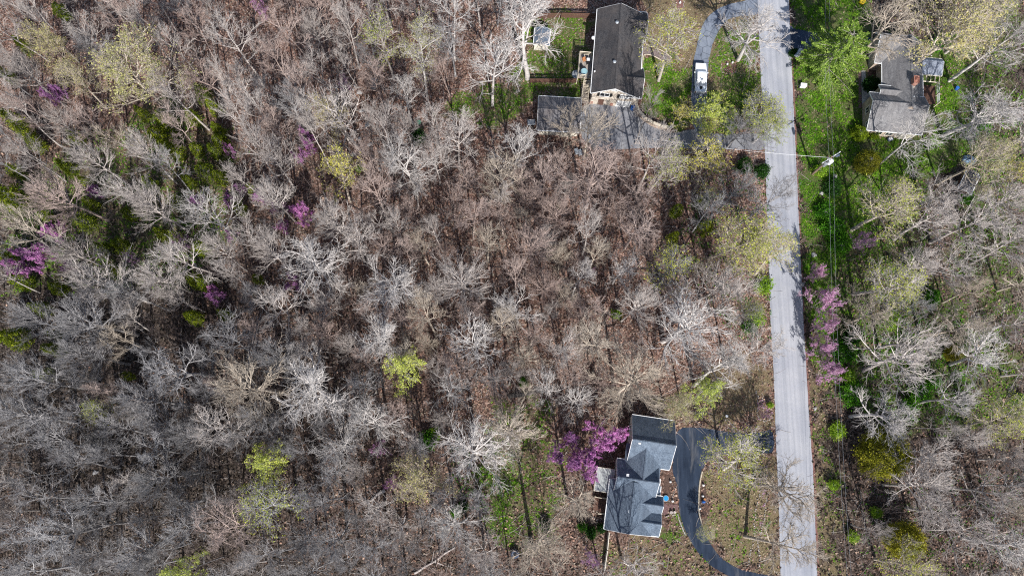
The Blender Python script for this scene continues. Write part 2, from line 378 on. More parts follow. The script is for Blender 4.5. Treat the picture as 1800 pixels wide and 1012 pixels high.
# polygons: (channel, strength, poly)
ZP = [
 ('g', .62, [(925, 25), (1045, 20), (1040, 182), (940, 182), (930, 215), (850, 225), (780, 215), (800, 165), (900, 140)]),
 ('g', .95, [(1124, 90), (1218, 118), (1222, 205), (1180, 232), (1125, 188)]),
 ('g', .70, [(1243, 50), (1336, 40), (1342, 235), (1245, 235)]),
 ('d', .75, [(1125, -40), (1334, -40), (1336, 190), (1245, 190), (1220, 120), (1124, 95)]),
 ('g', .92, [(1386, -60), (1545, -60), (1530, 60), (1660, 95), (1700, 200), (1690, 300), (1600, 315), (1530, 430), (1480, 480), (1470, 700), (1425, 640), (1402, 300)]),
 ('g', .62, [(1560, 60), (1720, 60), (1730, 300), (1560, 300)]),
 ('d', .55, [(1440, 110), (1530, 110), (1500, 240), (1420, 240)]),
 ('g', .46, [(860, 690), (965, 700), (1000, 830), (985, 960), (870, 980), (838, 850)]),
 ('g', .62, [(835, 800), (905, 790), (925, 900), (880, 950), (845, 900)]),
 ('g', .30, [(1237, 860), (1345, 800), (1362, 1000), (1300, 995), (1250, 950)]),
 ('d', .90, [(1235, 830), (1362, 795), (1370, 1015), (1290, 998), (1240, 935)]),
 ('d', .62, [(1225, 640), (1358, 620), (1362, 752), (1230, 752)]),
 ('g', .80, [(1165, 905), (1195, 905), (1215, 960), (1170, 945)]),
 ('g', .26, [(1060, 945), (1230, 930), (1290, 1040), (1040, 1040)]),
 ('d', .50, [(1060, 945), (1230, 930), (1290, 1040), (1040, 1040)]),
 ('d', .66, [(1412, 560), (1440, 600), (1480, 1040), (1438, 1040)]),
 ('g', .34, [(1416, 600), (1440, 600), (1500, 900), (1470, 1040), (1438, 1040)]),
 ('g', .50, [(1440, 300), (1640, 300), (1620, 480), (1800, 600), (1800, 760), (1560, 780), (1480, 720)]),
 ('g', .45, [(1700, 0), (1800, 0), (1800, 600), (1650, 500), (1700, 250)]),
 ('g', .46, [(300, 160), (420, 240), (420, 420), (330, 520), (0, 520), (0, 330)]),
]
ZW = [(c, s, pw(p)) for c, s, p in ZP]
def zones(X, Y):
    rs = np.random.RandomState(3)
    g = np.zeros(X.shape); d = np.zeros(X.shape)
    jx = 1.2*np.sin(Y*.9+1.7*np.sin(X*.5)); jy = 1.2*np.sin(X*.8+2.1*np.sin(Y*.6+1))
    for c, s, p in ZW:
        m = np.zeros(X.shape)
        for ox, oy in ((0, 0), (1.3, .4), (-1.1, .9), (.3, -1.3), (-.8, -1.0)):
            m += inside(X+ox+jx, Y+oy+jy, p)*.2
        if c == 'g': g = np.maximum(g, m*s)
        else: d = np.maximum(d, m*s)
    # reddish fresh litter in the middle and at the top, dark brown on the right; lower left painted darker for its dimmer light
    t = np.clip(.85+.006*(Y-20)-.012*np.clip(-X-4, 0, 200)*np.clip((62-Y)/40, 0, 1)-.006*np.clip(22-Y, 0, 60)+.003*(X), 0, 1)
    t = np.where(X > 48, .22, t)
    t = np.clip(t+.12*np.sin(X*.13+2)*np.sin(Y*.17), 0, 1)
    return g, d, t
xs = np.concatenate([[-700, -300, -150], np.arange(-96, 106, .6), [160, 320, 720]])
ys = np.concatenate([[-600, -250, -80], np.arange(-34, 94, .6), [140, 320, 700]])
X, Y = np.meshgrid(xs, ys); g, d, t = zones(X, Y)
nx, ny = len(xs), len(ys)
V = np.stack([X.ravel(), Y.ravel(), np.zeros(X.size)], 1)
i = np.arange(nx-1)[None, :]+nx*np.arange(ny-1)[:, None]; i = i.ravel()
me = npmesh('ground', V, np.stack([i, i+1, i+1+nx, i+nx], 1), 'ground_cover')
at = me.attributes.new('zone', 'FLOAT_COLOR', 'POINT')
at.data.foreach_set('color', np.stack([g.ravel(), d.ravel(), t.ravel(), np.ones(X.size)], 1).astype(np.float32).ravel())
tag(obj('ground', me), kind='structure')

def sheet(name, poly, z, mat, label=None):
    o = MB().prism(pw(poly), -.2, z).build(name, mat); return tag(o, label, kind='structure')
def smooth(poly, k=2):
    for _ in range(k):
        out = []
        for i in range(len(poly)):
            a, b = poly[i], poly[(i+1) % len(poly)]
            if math.dist(a, b) < 3: out.append(a); continue
            out += [(a[0]*.78+b[0]*.22, a[1]*.78+b[1]*.22), (a[0]*.22+b[0]*.78, a[1]*.22+b[1]*.78)]
        poly = out
    return poly
def ragged(poly, amp=.7, step=5, seed=1):
    r = random.Random(seed); out = []
    for i in range(len(poly)):
        a, b = poly[i], poly[(i+1) % len(poly)]; n = max(1, int(math.dist(a, b)/step))
        for k in range(n):
            out.append((a[0]+(b[0]-a[0])*k/n+r.uniform(-amp, amp), a[1]+(b[1]-a[1])*k/n+r.uniform(-amp, amp)))
    return out
sheet('road', ragged(ROAD, .35, 6), .060, 'road_asphalt')
sheet('driveway', ragged(smooth(LOOP, 2), .4, 6), .040, 'drive_loop')
sheet('parking_pad', ragged(smooth(PAD, 1), .4, 6), .032, 'drive_pad')
sheet('driveway', ragged(smooth(DRIVE2, 2), .35, 6), .036, 'drive_dark')
sheet('driveway', smooth(DRIVE3, 1), .028, 'drive_blue')
sheet('path', smooth([(1126, 82), (1140, 84), (1160, 90), (1182, 102), (1180, 112), (1160, 107), (1146, 97), (1126, 94)], 1), .05, 'walk_brick')
sheet('path', [(1022, 148), (1032, 148), (1032, 182), (1021, 182)], .045, 'walk_brick')
sheet('path', [(1514, 125), (1521, 125), (1525, 183), (1515, 183)], .05, 'concrete')
sheet('path', [(1509, 125), (1513.5, 125), (1514.5, 190), (1509, 190)], .05, 'walk_red')
sheet('path', [(1521.5, 168), (1536, 152), (1538, 176), (1525.5, 182)], .045, 'concrete')
sheet('path', [(1166, 885), (1191, 886), (1192, 900), (1166, 904)], .05, 'walk_red')
sheet('garden_bed', smooth([(1231, 845), (1240, 843), (1242, 880), (1243, 912), (1237, 916), (1232, 890)], 1), .045, 'mulch')
sheet('garden_bed', smooth([(1166, 838), (1180, 832), (1192, 855), (1192, 884), (1168, 884)], 1), .03, 'mulch')
sheet('garden_bed', smooth([(1266, 112), (1280, 106), (1294, 111), (1299, 121), (1290, 130), (1276, 131), (1267, 124)], 2), .05, 'red_mulch')
sheet('garden_bed', smooth([(1188, 0), (1196, -6), (1202, 4), (1200, 17), (1192, 19), (1187, 10)], 2), .05, 'red_mulch')
sheet('garden_bed', smooth([(1127, 150), (1133, 150), (1131, 172), (1124, 186), (1121, 175)], 1), .045, 'red_mulch')
sheet('garden_bed', smooth([(1524, 112), (1558, 112), (1556, 158), (1528, 158)], 1), .03, 'mulch')
sheet('verge', ragged([(1384, -50), (1389, 60), (1393, 150), (1400, 300), (1406, 430), (1412, 560), (1420, 700), (1429, 830), (1439, 1070), (1443, 1070), (1433, 830), (1424, 700), (1415, 560), (1409, 430), (1403, 300), (1396, 150), (1392, 60), (1387, -50)], .4, 6, 3), .020, 'red_mulch')

# ------------------------------------------------------------------ buildings
class Frame:
    def __init__(s, px, py, z, deg):
        s.o = P(px, py, z); s.a = math.radians(deg); s.c, s.s = math.cos(s.a), math.sin(s.a)
    def w2l(s, x, y): x -= s.o[0]; y -= s.o[1]; return (x*s.c+y*s.s, -x*s.s+y*s.c)
    def l(s, px, py, z=0): return s.w2l(*P(px, py, z))
    def onv(s, px, py, v):        # where the view ray meets the wall plane v = const: (u, z)
        r = ray(px, py); dv = -r[0]*s.s+r[1]*s.c; o = s.w2l(0, 0); t = (v-o[1])/dv
        return (o[0]+t*(r[0]*s.c+r[1]*s.s), H_+t*r[2])
    def onu(s, px, py, u):
        r = ray(px, py); du = r[0]*s.c+r[1]*s.s; o = s.w2l(0, 0); t = (u-o[0])/du
        return (o[1]+t*(-r[0]*s.s+r[1]*s.c), H_+t*r[2])
def gable(pa, A, B, zr, wl, wr, zel, zer, rmat, wmat=None, th=.16, over=.35, ends=.3, z0=0., wall=True, trim='white_paint', openA=False, openB=False):
    """gable roof from ridge end A to ridge end B (local xy); side + is to the right of A->B"""
    A = Vector(A); B = Vector(B); t = (B-A).normalized()
    MB().extrude([(-wl, zel), (0, zr), (wr, zer), (wr, zer-th), (0, zr-th), (-wl, zel-th)], A, B).build('roof', rmat, pa)
    # ridge cap
    MB().extrude([(-.14, zr+.012-.03), (0, zr+.05), (.14, zr+.012-.03), (0, zr-.02)], A+t*.03, B-t*.03).build('ridge_cap', rmat, pa)
    if trim:
        for q, o2 in ((A, -1), (B, 1)):
            if (q is A and openA) or (q is B and openB): continue
            e0, e1 = (q-t*.05, q-t*.002) if o2 < 0 else (q+t*.002, q+t*.05)
            for w, ze in ((-wl, zel), (wr, zer)):
                MB().extrude([(w, ze-.01), (w, ze-th-.06), (0, zr-th-.06), (0, zr-.01)], e0, e1).build('barge_board', trim, pa)
        for w, ze in ((-wl, zel), (wr, zer)):
            sg = 1 if w > 0 else -1
            MB().extrude([(w+sg*.005, ze-.03), (w+sg*.11, ze-.03), (w+sg*.11, ze-.15), (w+sg*.005, ze-.15)], A+t*.02, B-t*.02).build('gutter', trim, pa)
    if wall and wmat:
        a, b = A+t*(ends if not openA else -.2), B-t*(ends if not openB else -.2)
        sL, sR = (zr-zel)/wl, (zr-zer)/wr
        prof = [(-wl+over, z0), (-wl+over, zel+over*sL-th-.02), (0, zr-th-.02), (wr-over, zer+over*sR-th-.02), (wr-over, z0)]
        MB().extrude(prof, a, b).build('wall', wmat, pa)
def window(pa, c, w, h, axis, out, shutters=False, shmat='black_plastic', frame='white_paint', n=2):
    """window on a wall: axis 'u' (wall runs along u) or 'v'; out = +1/-1 outward direction"""
    def bx(mb, du, dz, ww, hh, dep, off):
        if axis == 'u': mb.box((c[0]+du, c[1]+out*off, c[2]+dz), (ww, dep, hh))
        else: mb.box((c[0]+out*off, c[1]+du, c[2]+dz), (dep, ww, hh))
        return mb
    fr = MB()
    bx(fr, 0, h/2, w+.12, .1, .10, .03); bx(fr, 0, -h/2, w+.16, .1, .14, .045)
    bx(fr, -w/2, 0, .09, h-.1, .10, .03); bx(fr, w/2, 0, .09, h-.1, .10, .03)
    for k in range(1, n): bx(fr, -w/2+w*k/n, 0, .08, h-.1, .08, .02)
    wo_ = fr.build('window', frame, pa)
    for k in range(n): bx(MB(), -w/2+w*(k+.5)/n, 0, w/n-.1, h-.1, .03, .012).build('pane', 'glass_dark', wo_)
    if shutters:
        for sgn in (-1, 1): bx(MB(), sgn*(w/2+.28), 0, .36, h+.05, .06, .032).build('shutter', shmat, pa)
def vent(pa, x, y, z, mat='white_metal', r=.14, h=.25, sq=False):
    mb = MB()
    if sq: mb.box((x, y, z+.08), (.36, .36, .2))
    else: mb.tube([(x, y, z-.2), (x, y, z+h*.5)], r*.75, 10).tube([(x, y, z+h*.5), (x, y, z+h*.75), (x, y, z+h)], [r*1.35, r*1.45, r*.5], 10)
    return mb.build('roof_vent', mat, pa)

# house A: long black roof, cream brick gable
F1 = Frame(1087, 80, 7, -5.3)
h1 = thing('house', 'long two storey house with black gable roof and cream brick end wall', 'house', (*F1.o, 0), F1.a)
a0 = F1.l(1082, 155, 7); a1 = F1.l(1092.5, 6, 7); L0, L1 = a0[1]-.1, a1[1]
gable(h1, (0, L0), (0, L1), 7.0, 3.65, 4.3, 4.65, 4.35, 'roof_black', 'brick_cream')
u2 = 4.75
for py in (35.5, 136.5):
    c = F1.l(1115, py, 5.9)[1]
    gable(h1, (1.3, c), (u2, c), 5.95, 2.65, 2.65, 4.15, 4.15, 'roof_black', 'brick_cream', over=.25, openA=True)
vs_ = L0+.3
for px, py, w, h in ((1063, 166.5, 1.5, 1.15), (1098, 170, 1.5, 1.15)):
    u, z = F1.onv(px, py, vs_); window(h1, (u, vs_, z), w, h, 'u', -1, True)
u, z = F1.onv(1081, 158.5, vs_); window(h1, (u, vs_, z), .9, .45, 'u', -1, True)
u, z = F1.onv(1101, 181, vs_)
gd = MB().box((2.2, vs_-.02, 1.1), (2.4, .08, 2.15)).build('garage_door', 'white_paint', h1)
for k in range(4): MB().box((2.2, vs_-.07, .38+k*.5), (2.2, .03, .42)).build('panel', 'white_paint', gd)
MB().box((-1.6, vs_-.02, 1.05), (.95, .07, 2.1)).build('door', 'wood_brown', h1)
for k in (-3.1, .3): MB().box((k, vs_-.03, .55), (.5, .1, .9)).build('brick_pier', 'brick_red', h1)
for k in range(5): window(h1, (-3.31, L0+2+k*2.7, 3.4), 1.1, 1.2, 'v', -1)
for k in range(4): window(h1, (4.0, L0+4.2+k*1.9, 3.2), 1.0, 1.2, 'v', 1)
def onroof(F, px, py, zr, ze, w, side):     # height on a slope with ridge on u=0
    z = (zr+ze)/2
    for _ in range(6):
        q = F.l(px, py, z); z = zr-(zr-ze)*abs(q[0])/w
    return (*q, z)
for px, py in ((1084.5, 41), (1080, 110)):
    q = onroof(F1, px, py, 7, 4.65, 3.65, -1); vent(h1, *q, 'galvanised', .2, .4)
q = onroof(F1, 1045, 127, 7, 4.65, 3.65, -1); vent(h1, *q, 'white_metal', .09, .5)
q = F1.l(1043, 71, 3.8)
dish = MB().tube([(q[0]+.5, q[1], 4.1), (q[0]-.1, q[1], 4.1), (q[0]-.1, q[1], 4.5)], .04, 6).blob((q[0]-.12, q[1], 4.6), (.3, .34, .16), 2, .02, 12, 6).build('satellite_dish', 'white_metal', h1, smooth=True)
# deck with stair
dk = thing('deck', 'raised grey timber deck with cream rails beside the black-roofed house', 'deck', (*F1.o, 0), F1.a)
zd = 2.6
p = [F1.l(x, y, zd) for x, y in ((1018, 95), (1043, 97), (1038.5, 138), (1016.5, 136))]
ux0, ux1, vy0, vy1 = p[0][0], -3.7, p[3][1], p[0][1]
nb = int((vy1-vy0)/.32)
nb = int((ux1-ux0)/.24)
for k in range(nb):
    MB().box((ux0+(k+.5)*(ux1-ux0)/nb, (vy0+vy1)/2, zd+random.Random(k).uniform(-.008, .008)), ((ux1-ux0)/nb-.03, vy1-vy0, .05)).build('board', 'wood_grey', dk)
fr = MB().box(((ux0+ux1)/2, vy0+.05, zd-.17), (ux1-ux0-.02, .08, .25)).box(((ux0+ux1)/2, vy1-.05, zd-.17), (ux1-ux0-.02, .08, .25)).box((ux0+.05, (vy0+vy1)/2, zd-.18), (.08, vy1-vy0-.3, .25)).build('deck_frame', 'wood_cream', dk)
for x, y in ((ux0+.08, vy0+.1), (ux0+.08, vy1-.1), (ux1-.2, vy0+.1), (ux1-.2, vy1-.1), (ux0+.08, (vy0+vy1)/2)):
    MB().box((x, y, (zd+1.0)/2), (.13, .13, zd+1.0)).build('post', 'wood_cream', dk)
for a, b in (((ux0+.06, vy0+.06), (ux0+.06, vy1-.06)), ((ux0+.06, vy1-.06), (ux1, vy1-.06)), ((ux0+.06, vy0+.06), (ux1-.95, vy0+.06))):
    rl = MB().tube([(*a, zd+1.0), (*b, zd+1.0)], .075, 4).tube([(*a, zd+.55), (*b, zd+.55)], .035, 4).tube([(*a, zd+.15), (*b, zd+.15)], .035, 4)
    rl.build('rail', 'wood_cream', dk)
sv1 = F1.l(1036, 141, zd)[1]; sv0 = F1.l(1033, 178, 0)[1]; sx = ux1-.55
for k in range(14):
    f = (k+.5)/14; MB().box((sx, sv1+(sv0-sv1)*f, zd*(1-f)-.02), (.95, abs(sv0-sv1)/14*.68, .05)).build('step', 'wood_cream', dk)
for s_ in (-.52, .52):
    MB().tube([(sx+s_, sv1, zd-.1), (sx+s_, sv0, 0.02)], .09, 4).build('stringer', 'wood_cream', dk)
    MB().tube([(sx+s_, sv1, zd+.9), (sx+s_, sv0, .95)], .045, 4).tube([(sx+s_, sv0, 0), (sx+s_, sv0, .95)], .05, 4).build('handrail', 'wood_cream', dk)
def at1(px, py, z): return (*P(px, py, z), z)
q = at1(1027, 125.5, zd+.75)
tb = thing('patio_table', 'round blue-grey table on the raised deck', 'table', (q[0], q[1], zd+.03))
MB().tube([(0, 0, .68), (0, 0, .73)], .55, 20).build('table_top', 'teal_cloth', tb); MB().tube([(0, 0, 0), (0, 0, .68)], .05, 8).tube([(0, 0, 0), (0, 0, .03)], .3, 10).build('leg', 'chrome', tb)
q = at1(1034, 107, zd+.9)
gr = thing('grill', 'black barbecue grill with a pale lid on the raised deck', 'grill', (q[0], q[1], zd+.03))
MB().box((0, 0, .6), (.55, .9, .3)).build('firebox', 'black_plastic', gr, bevel=.03)
MB().extrude([(-.28, .77), (-.2, .98), (.2, .98), (.28, .77)], (0, .05), (0, .45)).build('lid', 'white_metal', gr)
for a in (-.2, .2):
    for b in (-.35, .35): MB().box((a, b, .22), (.05, .05, .44)).build('leg', 'black_plastic', gr)
def chair(px, py, z, rz, mat, label):
    q = P(px, py, z+.45); t = thing('patio_chair', label, 'chair', (q[0], q[1], z+.03), rz, 'deck chairs')
    MB().box((0, 0, .43), (.5, .5, .05)).build('seat', mat, t); MB().box((0, .27, .72), (.5, .06, .55)).build('backrest', mat, t)
    for a in (-.21, .21):
        for b in (-.21, .21): MB().box((a, b, .2), (.04, .04, .4)).build('leg', mat, t)
chair(1027, 106, zd, .3, 'orange_clay', 'tan chair near the upper end of the raised deck')
chair(1021.5, 116, zd, 1.3, 'black_plastic', 'black chair at the outer rail of the raised deck')
chair(1020, 130, zd, 2.2, 'tank_blue', 'dark blue chair next to the round deck table')
q = P(1013, 131, .5); t_ = thing('garden_pot', 'round pale grey tub on the ground beside the raised deck', 'tub', (*q, 0))
MB().tube([(0, 0, 0), (0, 0, .5), (0, 0, .55)], [.55, .75, .78], 16).build('tub', 'galvanised', t_); MB().tube([(0, 0, .50), (0, 0, .56)], .66, 16).build('cover', 'galvanised', t_)
# garage A
FG = Frame(983, 193, 3.9, -3)
hg = thing('garage', 'detached garage with dark grey roof and cream lower wall by the parking pad', 'garage', (*FG.o, 0), FG.a)
b0 = FG.l(946, 192, 3.9)[0]; b1 = FG.l(1022, 195, 3.9)[0]
gable(hg, (b0, 0), (b1, 0), 3.9, 2.75, 3.15, 2.75, 2.6, 'roof_garage', 'brick_cream')
for k in range(2):
    dd = MB().box((b0+2+k*3.1, -2.83, 1.05), (2.5, .08, 2.1)).build('garage_door', 'cream_paint', hg)
    for j in range(4): MB().box((b0+2+k*3.1, -2.885, .3+j*.5), (2.3, .03, .42)).build('panel', 'cream_paint', dd)
# house B: blue-grey roofs
F2 = Frame(1120, 838, 5.5, -8.3)
h2 = thing('house', 'sprawling house with blue-grey shingle roofs and a middle cross gable', 'house', (*F2.o, 0), F2.a)
g0 = F2.l(1112, 772, 6.2); g1 = F2.l(1189, 783, 6.2); gv = (g0[1]+g1[1])/2
gable(h2, (g0[0], gv), (g1[0], gv), 6.2, 3.75, 3.55, 3.3, 3.2, 'roof_blue', 'siding_white', over=.12)
c0 = F2.l(1085, 838, 5.5); c1 = F2.l(1159.5, 849, 5.5); cv = (c0[1]+c1[1])/2
gable(h2, (c0[0], cv), (c1[0], cv), 5.5, 2.7, 2.7, 3.25, 3.25, 'roof_blue', 'siding_white', over=.2)
m0 = F2.l(1137, 790, 5.6); m1 = F2.l(1131, 846, 5.4)
gable(h2, ((m0[0]+m1[0])/2, m1[1]+.1), ((m0[0]+m1[0])/2, m0[1]+.6), 5.42, 2.75, 2.75, 3.35, 3.35, 'roof_blue', 'siding_white', trim=None, wall=False)
d0 = F2.l(1115, 856, 5.6); d1 = F2.l(1106, 938, 5.6); du = (d0[0]+d1[0])/2
gable(h2, (du, d1[1]), (du, cv-.4), 5.6, 3.35, 4.35, 3.35, 3.05, 'roof_blue', 'siding_grey', openB=True, over=.25)
for (x, y, wv) in ((1157, 888.5, 1.35), (1152, 920.5, 1.75)):
    q = F2.l(x, y, 4.5)
    ue = du+4.75
    gable(h2, (du+1.3, q[1]), (ue, q[1]), 4.62, wv, wv, 3.5, 3.5, 'roof_blue', 'brick_tan', over=.2, openA=True)
for px, py, zz in ((1103.5, 837.5-3, 5.3), (1131, 816, 4.6), (1109.5, 873, 5.3), (1106.5, 898.5, 5.3), (1104, 924.5, 5.3), (1124.5, 778, 5.9)):
    q = F2.l(px, py, zz); vent(h2, q[0], q[1], zz-.15, 'white_metal', sq=True)
q = F2.l(1163.5, 851, 2.6); bw = MB().box((c1[0]+.25, q[1], 1.5), (.75, 1.5, 3.0)).build('bay', 'white_paint', h2)
window(h2, (c1[0]+.63, q[1], 1.8), 1.2, 1.2, 'v', 1)
for k in range(3): window(h2, (g1[0]-.31, gv-2+k*2, 1.5), 1.1, 1.2, 'v', 1)
for k in range(2):
    MB().box((g1[0]-.26, gv-1.6+k*3.2-.1, 1.1), (.08, 2.4, 2.1)).build('garage_door', 'white_paint', h2)
for k in range(3): window(h2, (g0[0]+.27, gv-2+k*1.9, 1.7), .9, 1.2, 'v', -1)
window(h2, (c0[0]+.27, cv+.3, 1.7), 1.3, 1.2, 'v', -1)
for k in range(3): window(h2, (du-2+k*2, d1[1]+.27, 1.6), 1.0, 1.3, 'u', -1)
dr = MB().box((c1[0]-.1, cv-3.4, 1.05), (.1, .95, 2.1)).build('door', 'wood_brown', h2)
# patio cover
pc = thing('patio_cover', 'pale ribbed metal patio cover on posts beside the blue-roofed house', 'patio cover', (*F2.o, 0), F2.a)
k0 = F2.l(1049, 821, 2.8); k1 = F2.l(1075, 863, 2.8)
pu0, pu1, pv0, pv1 = k0[0]+.1, c0[0]-.02, F2.l(1046, 861, 2.8)[1], k0[1]
npn = 9
for k in range(npn):
    w_ = (pu1-pu0)/npn; MB().add([(pu0+k*w_, pv0, 2.72+.016*k), (pu0+(k+1)*w_-.02, pv0, 2.735+.016*k), (pu0+(k+1)*w_-.02, pv1, 2.735+.016*k), (pu0+k*w_, pv1, 2.72+.016*k),
        (pu0+k*w_, pv0, 2.78+.016*k), (pu0+(k+1)*w_-.02, pv0, 2.795+.016*k), (pu0+(k+1)*w_-.02, pv1, 2.795+.016*k), (pu0+k*w_, pv1, 2.78+.016*k)],
        [(3, 2, 1, 0), (4, 5, 6, 7), (0, 1, 5, 4), (1, 2, 6, 5), (2, 3, 7, 6), (3, 0, 4, 7)]).build('panel', 'patio_metal', pc)
MB().box((pu0-.07, (pv0+pv1)/2, 2.70), (.12, pv1-pv0+.2, .2)).box(((pu0+pu1)/2, pv0-.06, 2.72), (pu1-pu0, .1, .2)).box(((pu0+pu1)/2, pv1+.06, 2.72), (pu1-pu0, .1, .2)).build('gutter', 'cream_paint', pc)
for y in (pv0+.1, pv1-.1, (pv0+pv1)/2): MB().box((pu0+.12, y, 1.35), (.12, .12, 2.68)).build('post', 'cream_paint', pc)
# low back deck of house B
bd = thing('back_deck', 'small brown timber landing with rail below the patio cover', 'deck', (*F2.o, 0), F2.a)
e0 = F2.l(1043, 872, .8); e1 = F2.l(1066, 900, .8)
for k in range(8): MB().box((e0[0]+.3+k*.26, (e0[1]+e1[1])/2, .78), (.23, abs(e0[1]-e1[1]), .05)).build('board', 'wood_brown', bd)
for x in (e0[0]+.2, e0[0]+2.1):
    for y in (e0[1], e1[1]): MB().box((x, y, .85), (.12, .12, 1.7)).build('post', 'wood_cream', bd)
MB().tube([(e0[0]+2.2, e0[1], 1.65), (e0[0]+2.0, e1[1], 1.65)], .06, 4).tube([(e0[0]+.2, e0[1], 1.65), (e0[0]+2.2, e0[1], 1.65)], .06, 4).build('rail', 'wood_cream', bd)
q = P(1057, 902, .4); wp = thing('log_bench', 'pale split-log bench below the back landing', 'bench', (*q, 0), -.05)
MB().tube([(-.5, 0, .4), (.5, 0, .4)], .13, 8).build('seat', 'wood_cream', wp); MB().box((-.35, 0, .17), (.12, .25, .34)).build('leg', 'wood_grey', wp); MB().box((.35, 0, .17), (.12, .25, .34)).build('leg', 'wood_grey', wp)
q = P(1056.5, 930.5, .3); rt = thing('rain_barrel', 'round blue-green tub on mulch behind the blue-roofed house', 'barrel', (*q, 0))
MB().tube([(0, 0, 0), (0, 0, .3), (0, 0, .6)], [.33, .40, .36], 16).build('drum', 'tank_blue', rt); MB().tube([(0, 0, .6), (0, 0, .62)], .33, 16).build('lid', 'teal_cloth', rt)
# white fence
def fence(name, pts, hgt, mat, label, board='board', step=.9, th=.05, nb=3):
    W_ = [P(x, y, 0) for x, y in pts]; t = thing(name, label, 'fence', (*W_[0], 0)); o = W_[0]
    for (ax, ay), (bx_, by) in zip(W_, W_[1:]):
        Ln = math.dist((ax, ay), (bx_, by)); n = max(1, round(Ln/2.4)); an = math.atan2(by-ay, bx_-ax)
        for k in range(n+1): MB().box((ax-o[0]+(bx_-ax)*k/n, ay-o[1]+(by-ay)*k/n, hgt/2), (.12, .12, hgt)).build('post', mat, t)
        for k in range(n):
            cx, cy = ax-o[0]+(bx_-ax)*(k+.5)/n, ay-o[1]+(by-ay)*(k+.5)/n
            for j in range(nb): MB().box((cx, cy, hgt*(j+.7)/nb), (Ln/n-.13, th, hgt/nb*.72), an).build(board, mat, t)
    return t
fence('white_fence', [(1069, 935), (1066, 965), (1061, 1000)], 1.3, 'cream_paint', 'thin white board fence running down from the blue-roofed house', th=.10)
fence('wood_fence', [(932, 146), (975, 146), (1014, 146)], 1.5, 'wood_brown', 'dark brown board fence crossing the yard near the raised deck', th=.06)
fence('wood_fence', [(930, 33), (985, 32), (1046, 33)], 1.6, 'wood_brown', 'dark brown board fence near the upper end of the black-roofed house', th=.06)
# house C: brown roof with chimney
F3 = Frame(1603, 125, 5.4, -5)
h3 = thing('house', 'grey-roofed house with brick chimney, three wings and a metal porch roof', 'house', (*F3.o, 0), F3.a)
r0 = F3.l(1604, 187, 5.4); r1 = F3.l(1601, 64, 5.4)
gable(h3, (0, r0[1]), (0, r1[1]+.3), 5.4, 3.75, 3.0, 3.0, 3.1, 'roof_brown', 'brick_tan', openA=True)
n0 = F3.l(1549, 59, 5.3); nv = n0[1]
gable(h3, (n0[0], nv), (.2, nv), 5.32, 1.2, 4.0, 3.3, 2.9, 'roof_brown', 'brick_tan', over=.2, openB=True)
s0 = F3.l(1536, 172, 5.4); s1 = F3.l(1604, 186, 5.4); sv_ = (s0[1]+s1[1])/2; se = F3.l(1631, 190, 4.8)[0]
gable(h3, (s0[0], sv_), (se, sv_), 5.25, 2.1, 4.1, 3.9, 2.9, 'roof_brown', 'brick_tan', over=.3, ends=.55)
dd0 = F3.l(1549, 157, 4.6); gable(h3, (dd0[0], dd0[1]), (-.9, dd0[1]), 4.6, 1.2, 1.2, 3.75, 3.75, 'roof_brown', 'brick_tan', over=.15, ends=.3, openB=True)
uw = s0[0]+.53
for px, py in ((1530.5, 189), (1530.5, 214)):
    v_, z_ = F3.onu(px, py, uw); window(h3, (uw, v_, min(2.1, max(1.2, z_))), 1.1, 1.2, 'v', -1, frame='cream_paint')
vs2 = sv_-3.82
for px, py in ((1548, 230.5), (1566, 232), (1584, 234)):
    u_, z_ = F3.onv(px, py, vs2); window(h3, (u_, vs2, 1.5), 1.1, 1.2, 'u', -1, frame='cream_paint')
MB().box((se-1.7, vs2-.05, 1.15), (2.2, .12, 2.2)).build('garage_door', 'cream_paint', h3)
q = F3.l(1610, 141, 6.2)
ch = MB().box((q[0], q[1], 5.0), (.75, 1.1, 2.8)).build('chimney', 'brick_red', h3)
MB().box((q[0], q[1], 6.46), (.9, 1.25, .12)).box((q[0], q[1], 6.6), (.4, .6, .16)).build('chimney_cap', 'brick_red', ch)
MB().box((q[0]-.05, q[1]-.75, 4.6), (.7, .35, 1.3)).build('shoulder', 'cream_paint', ch)
for px, py in ((1601, 150), (1606, 170)):
    pq = F3.l(px, py, 5.2); vent(h3, pq[0], pq[1], 5.1, 'galvanised', .09, .35)
# porch of house C
po = thing('porch', 'metal-roofed porch with cream beams and brown deck behind the chimney house', 'porch', (*F3.o, 0), F3.a)
w0 = F3.l(1620, 106, 3.3); w1 = F3.l(1659, 109, 3.3); pv = (w0[1]+w1[1])/2; pe = w1[0]
gable(po, (w0[0]-.6, pv), (pe, pv), 3.4, .8, 2.2, 2.8, 2.7, 'roof_metal', None, th=.1, trim='cream_paint', wall=False)
dz = .9; q0 = F3.l(1626, 132, dz); q1 = F3.l(1645, 184, dz); x0 = 3.05; x1 = q1[0]
for k in range(10): MB().box((x0+(k+.5)*(x1-x0)/10, (pv-3.2+q1[1])/2, dz), ((x1-x0)/10-.03, pv-3.2-q1[1], .05)).build('board', 'wood_brown', po)
for k in range(5):
    x = x0+.2+k*(pe-x0-.5)/4; MB().tube([(x, pv-2.0, 2.6), (x, pv-3.2, 2.3)], .07, 4).build('beam', 'wood_cream', po)
MB().tube([(x0, pv-3.25, 2.28), (pe-.2, pv-3.25, 2.28)], .09, 4).build('beam', 'wood_cream', po)
for x, y in ((pe-.3, pv-3.25), (pe-.3, pv+.4), (x1+.1, q1[1]), (x1+.1, (pv-3.2+q1[1])/2)):
    MB().box((x, y, 1.05), (.13, .13, 2.1)).build('post', 'wood_cream', po)
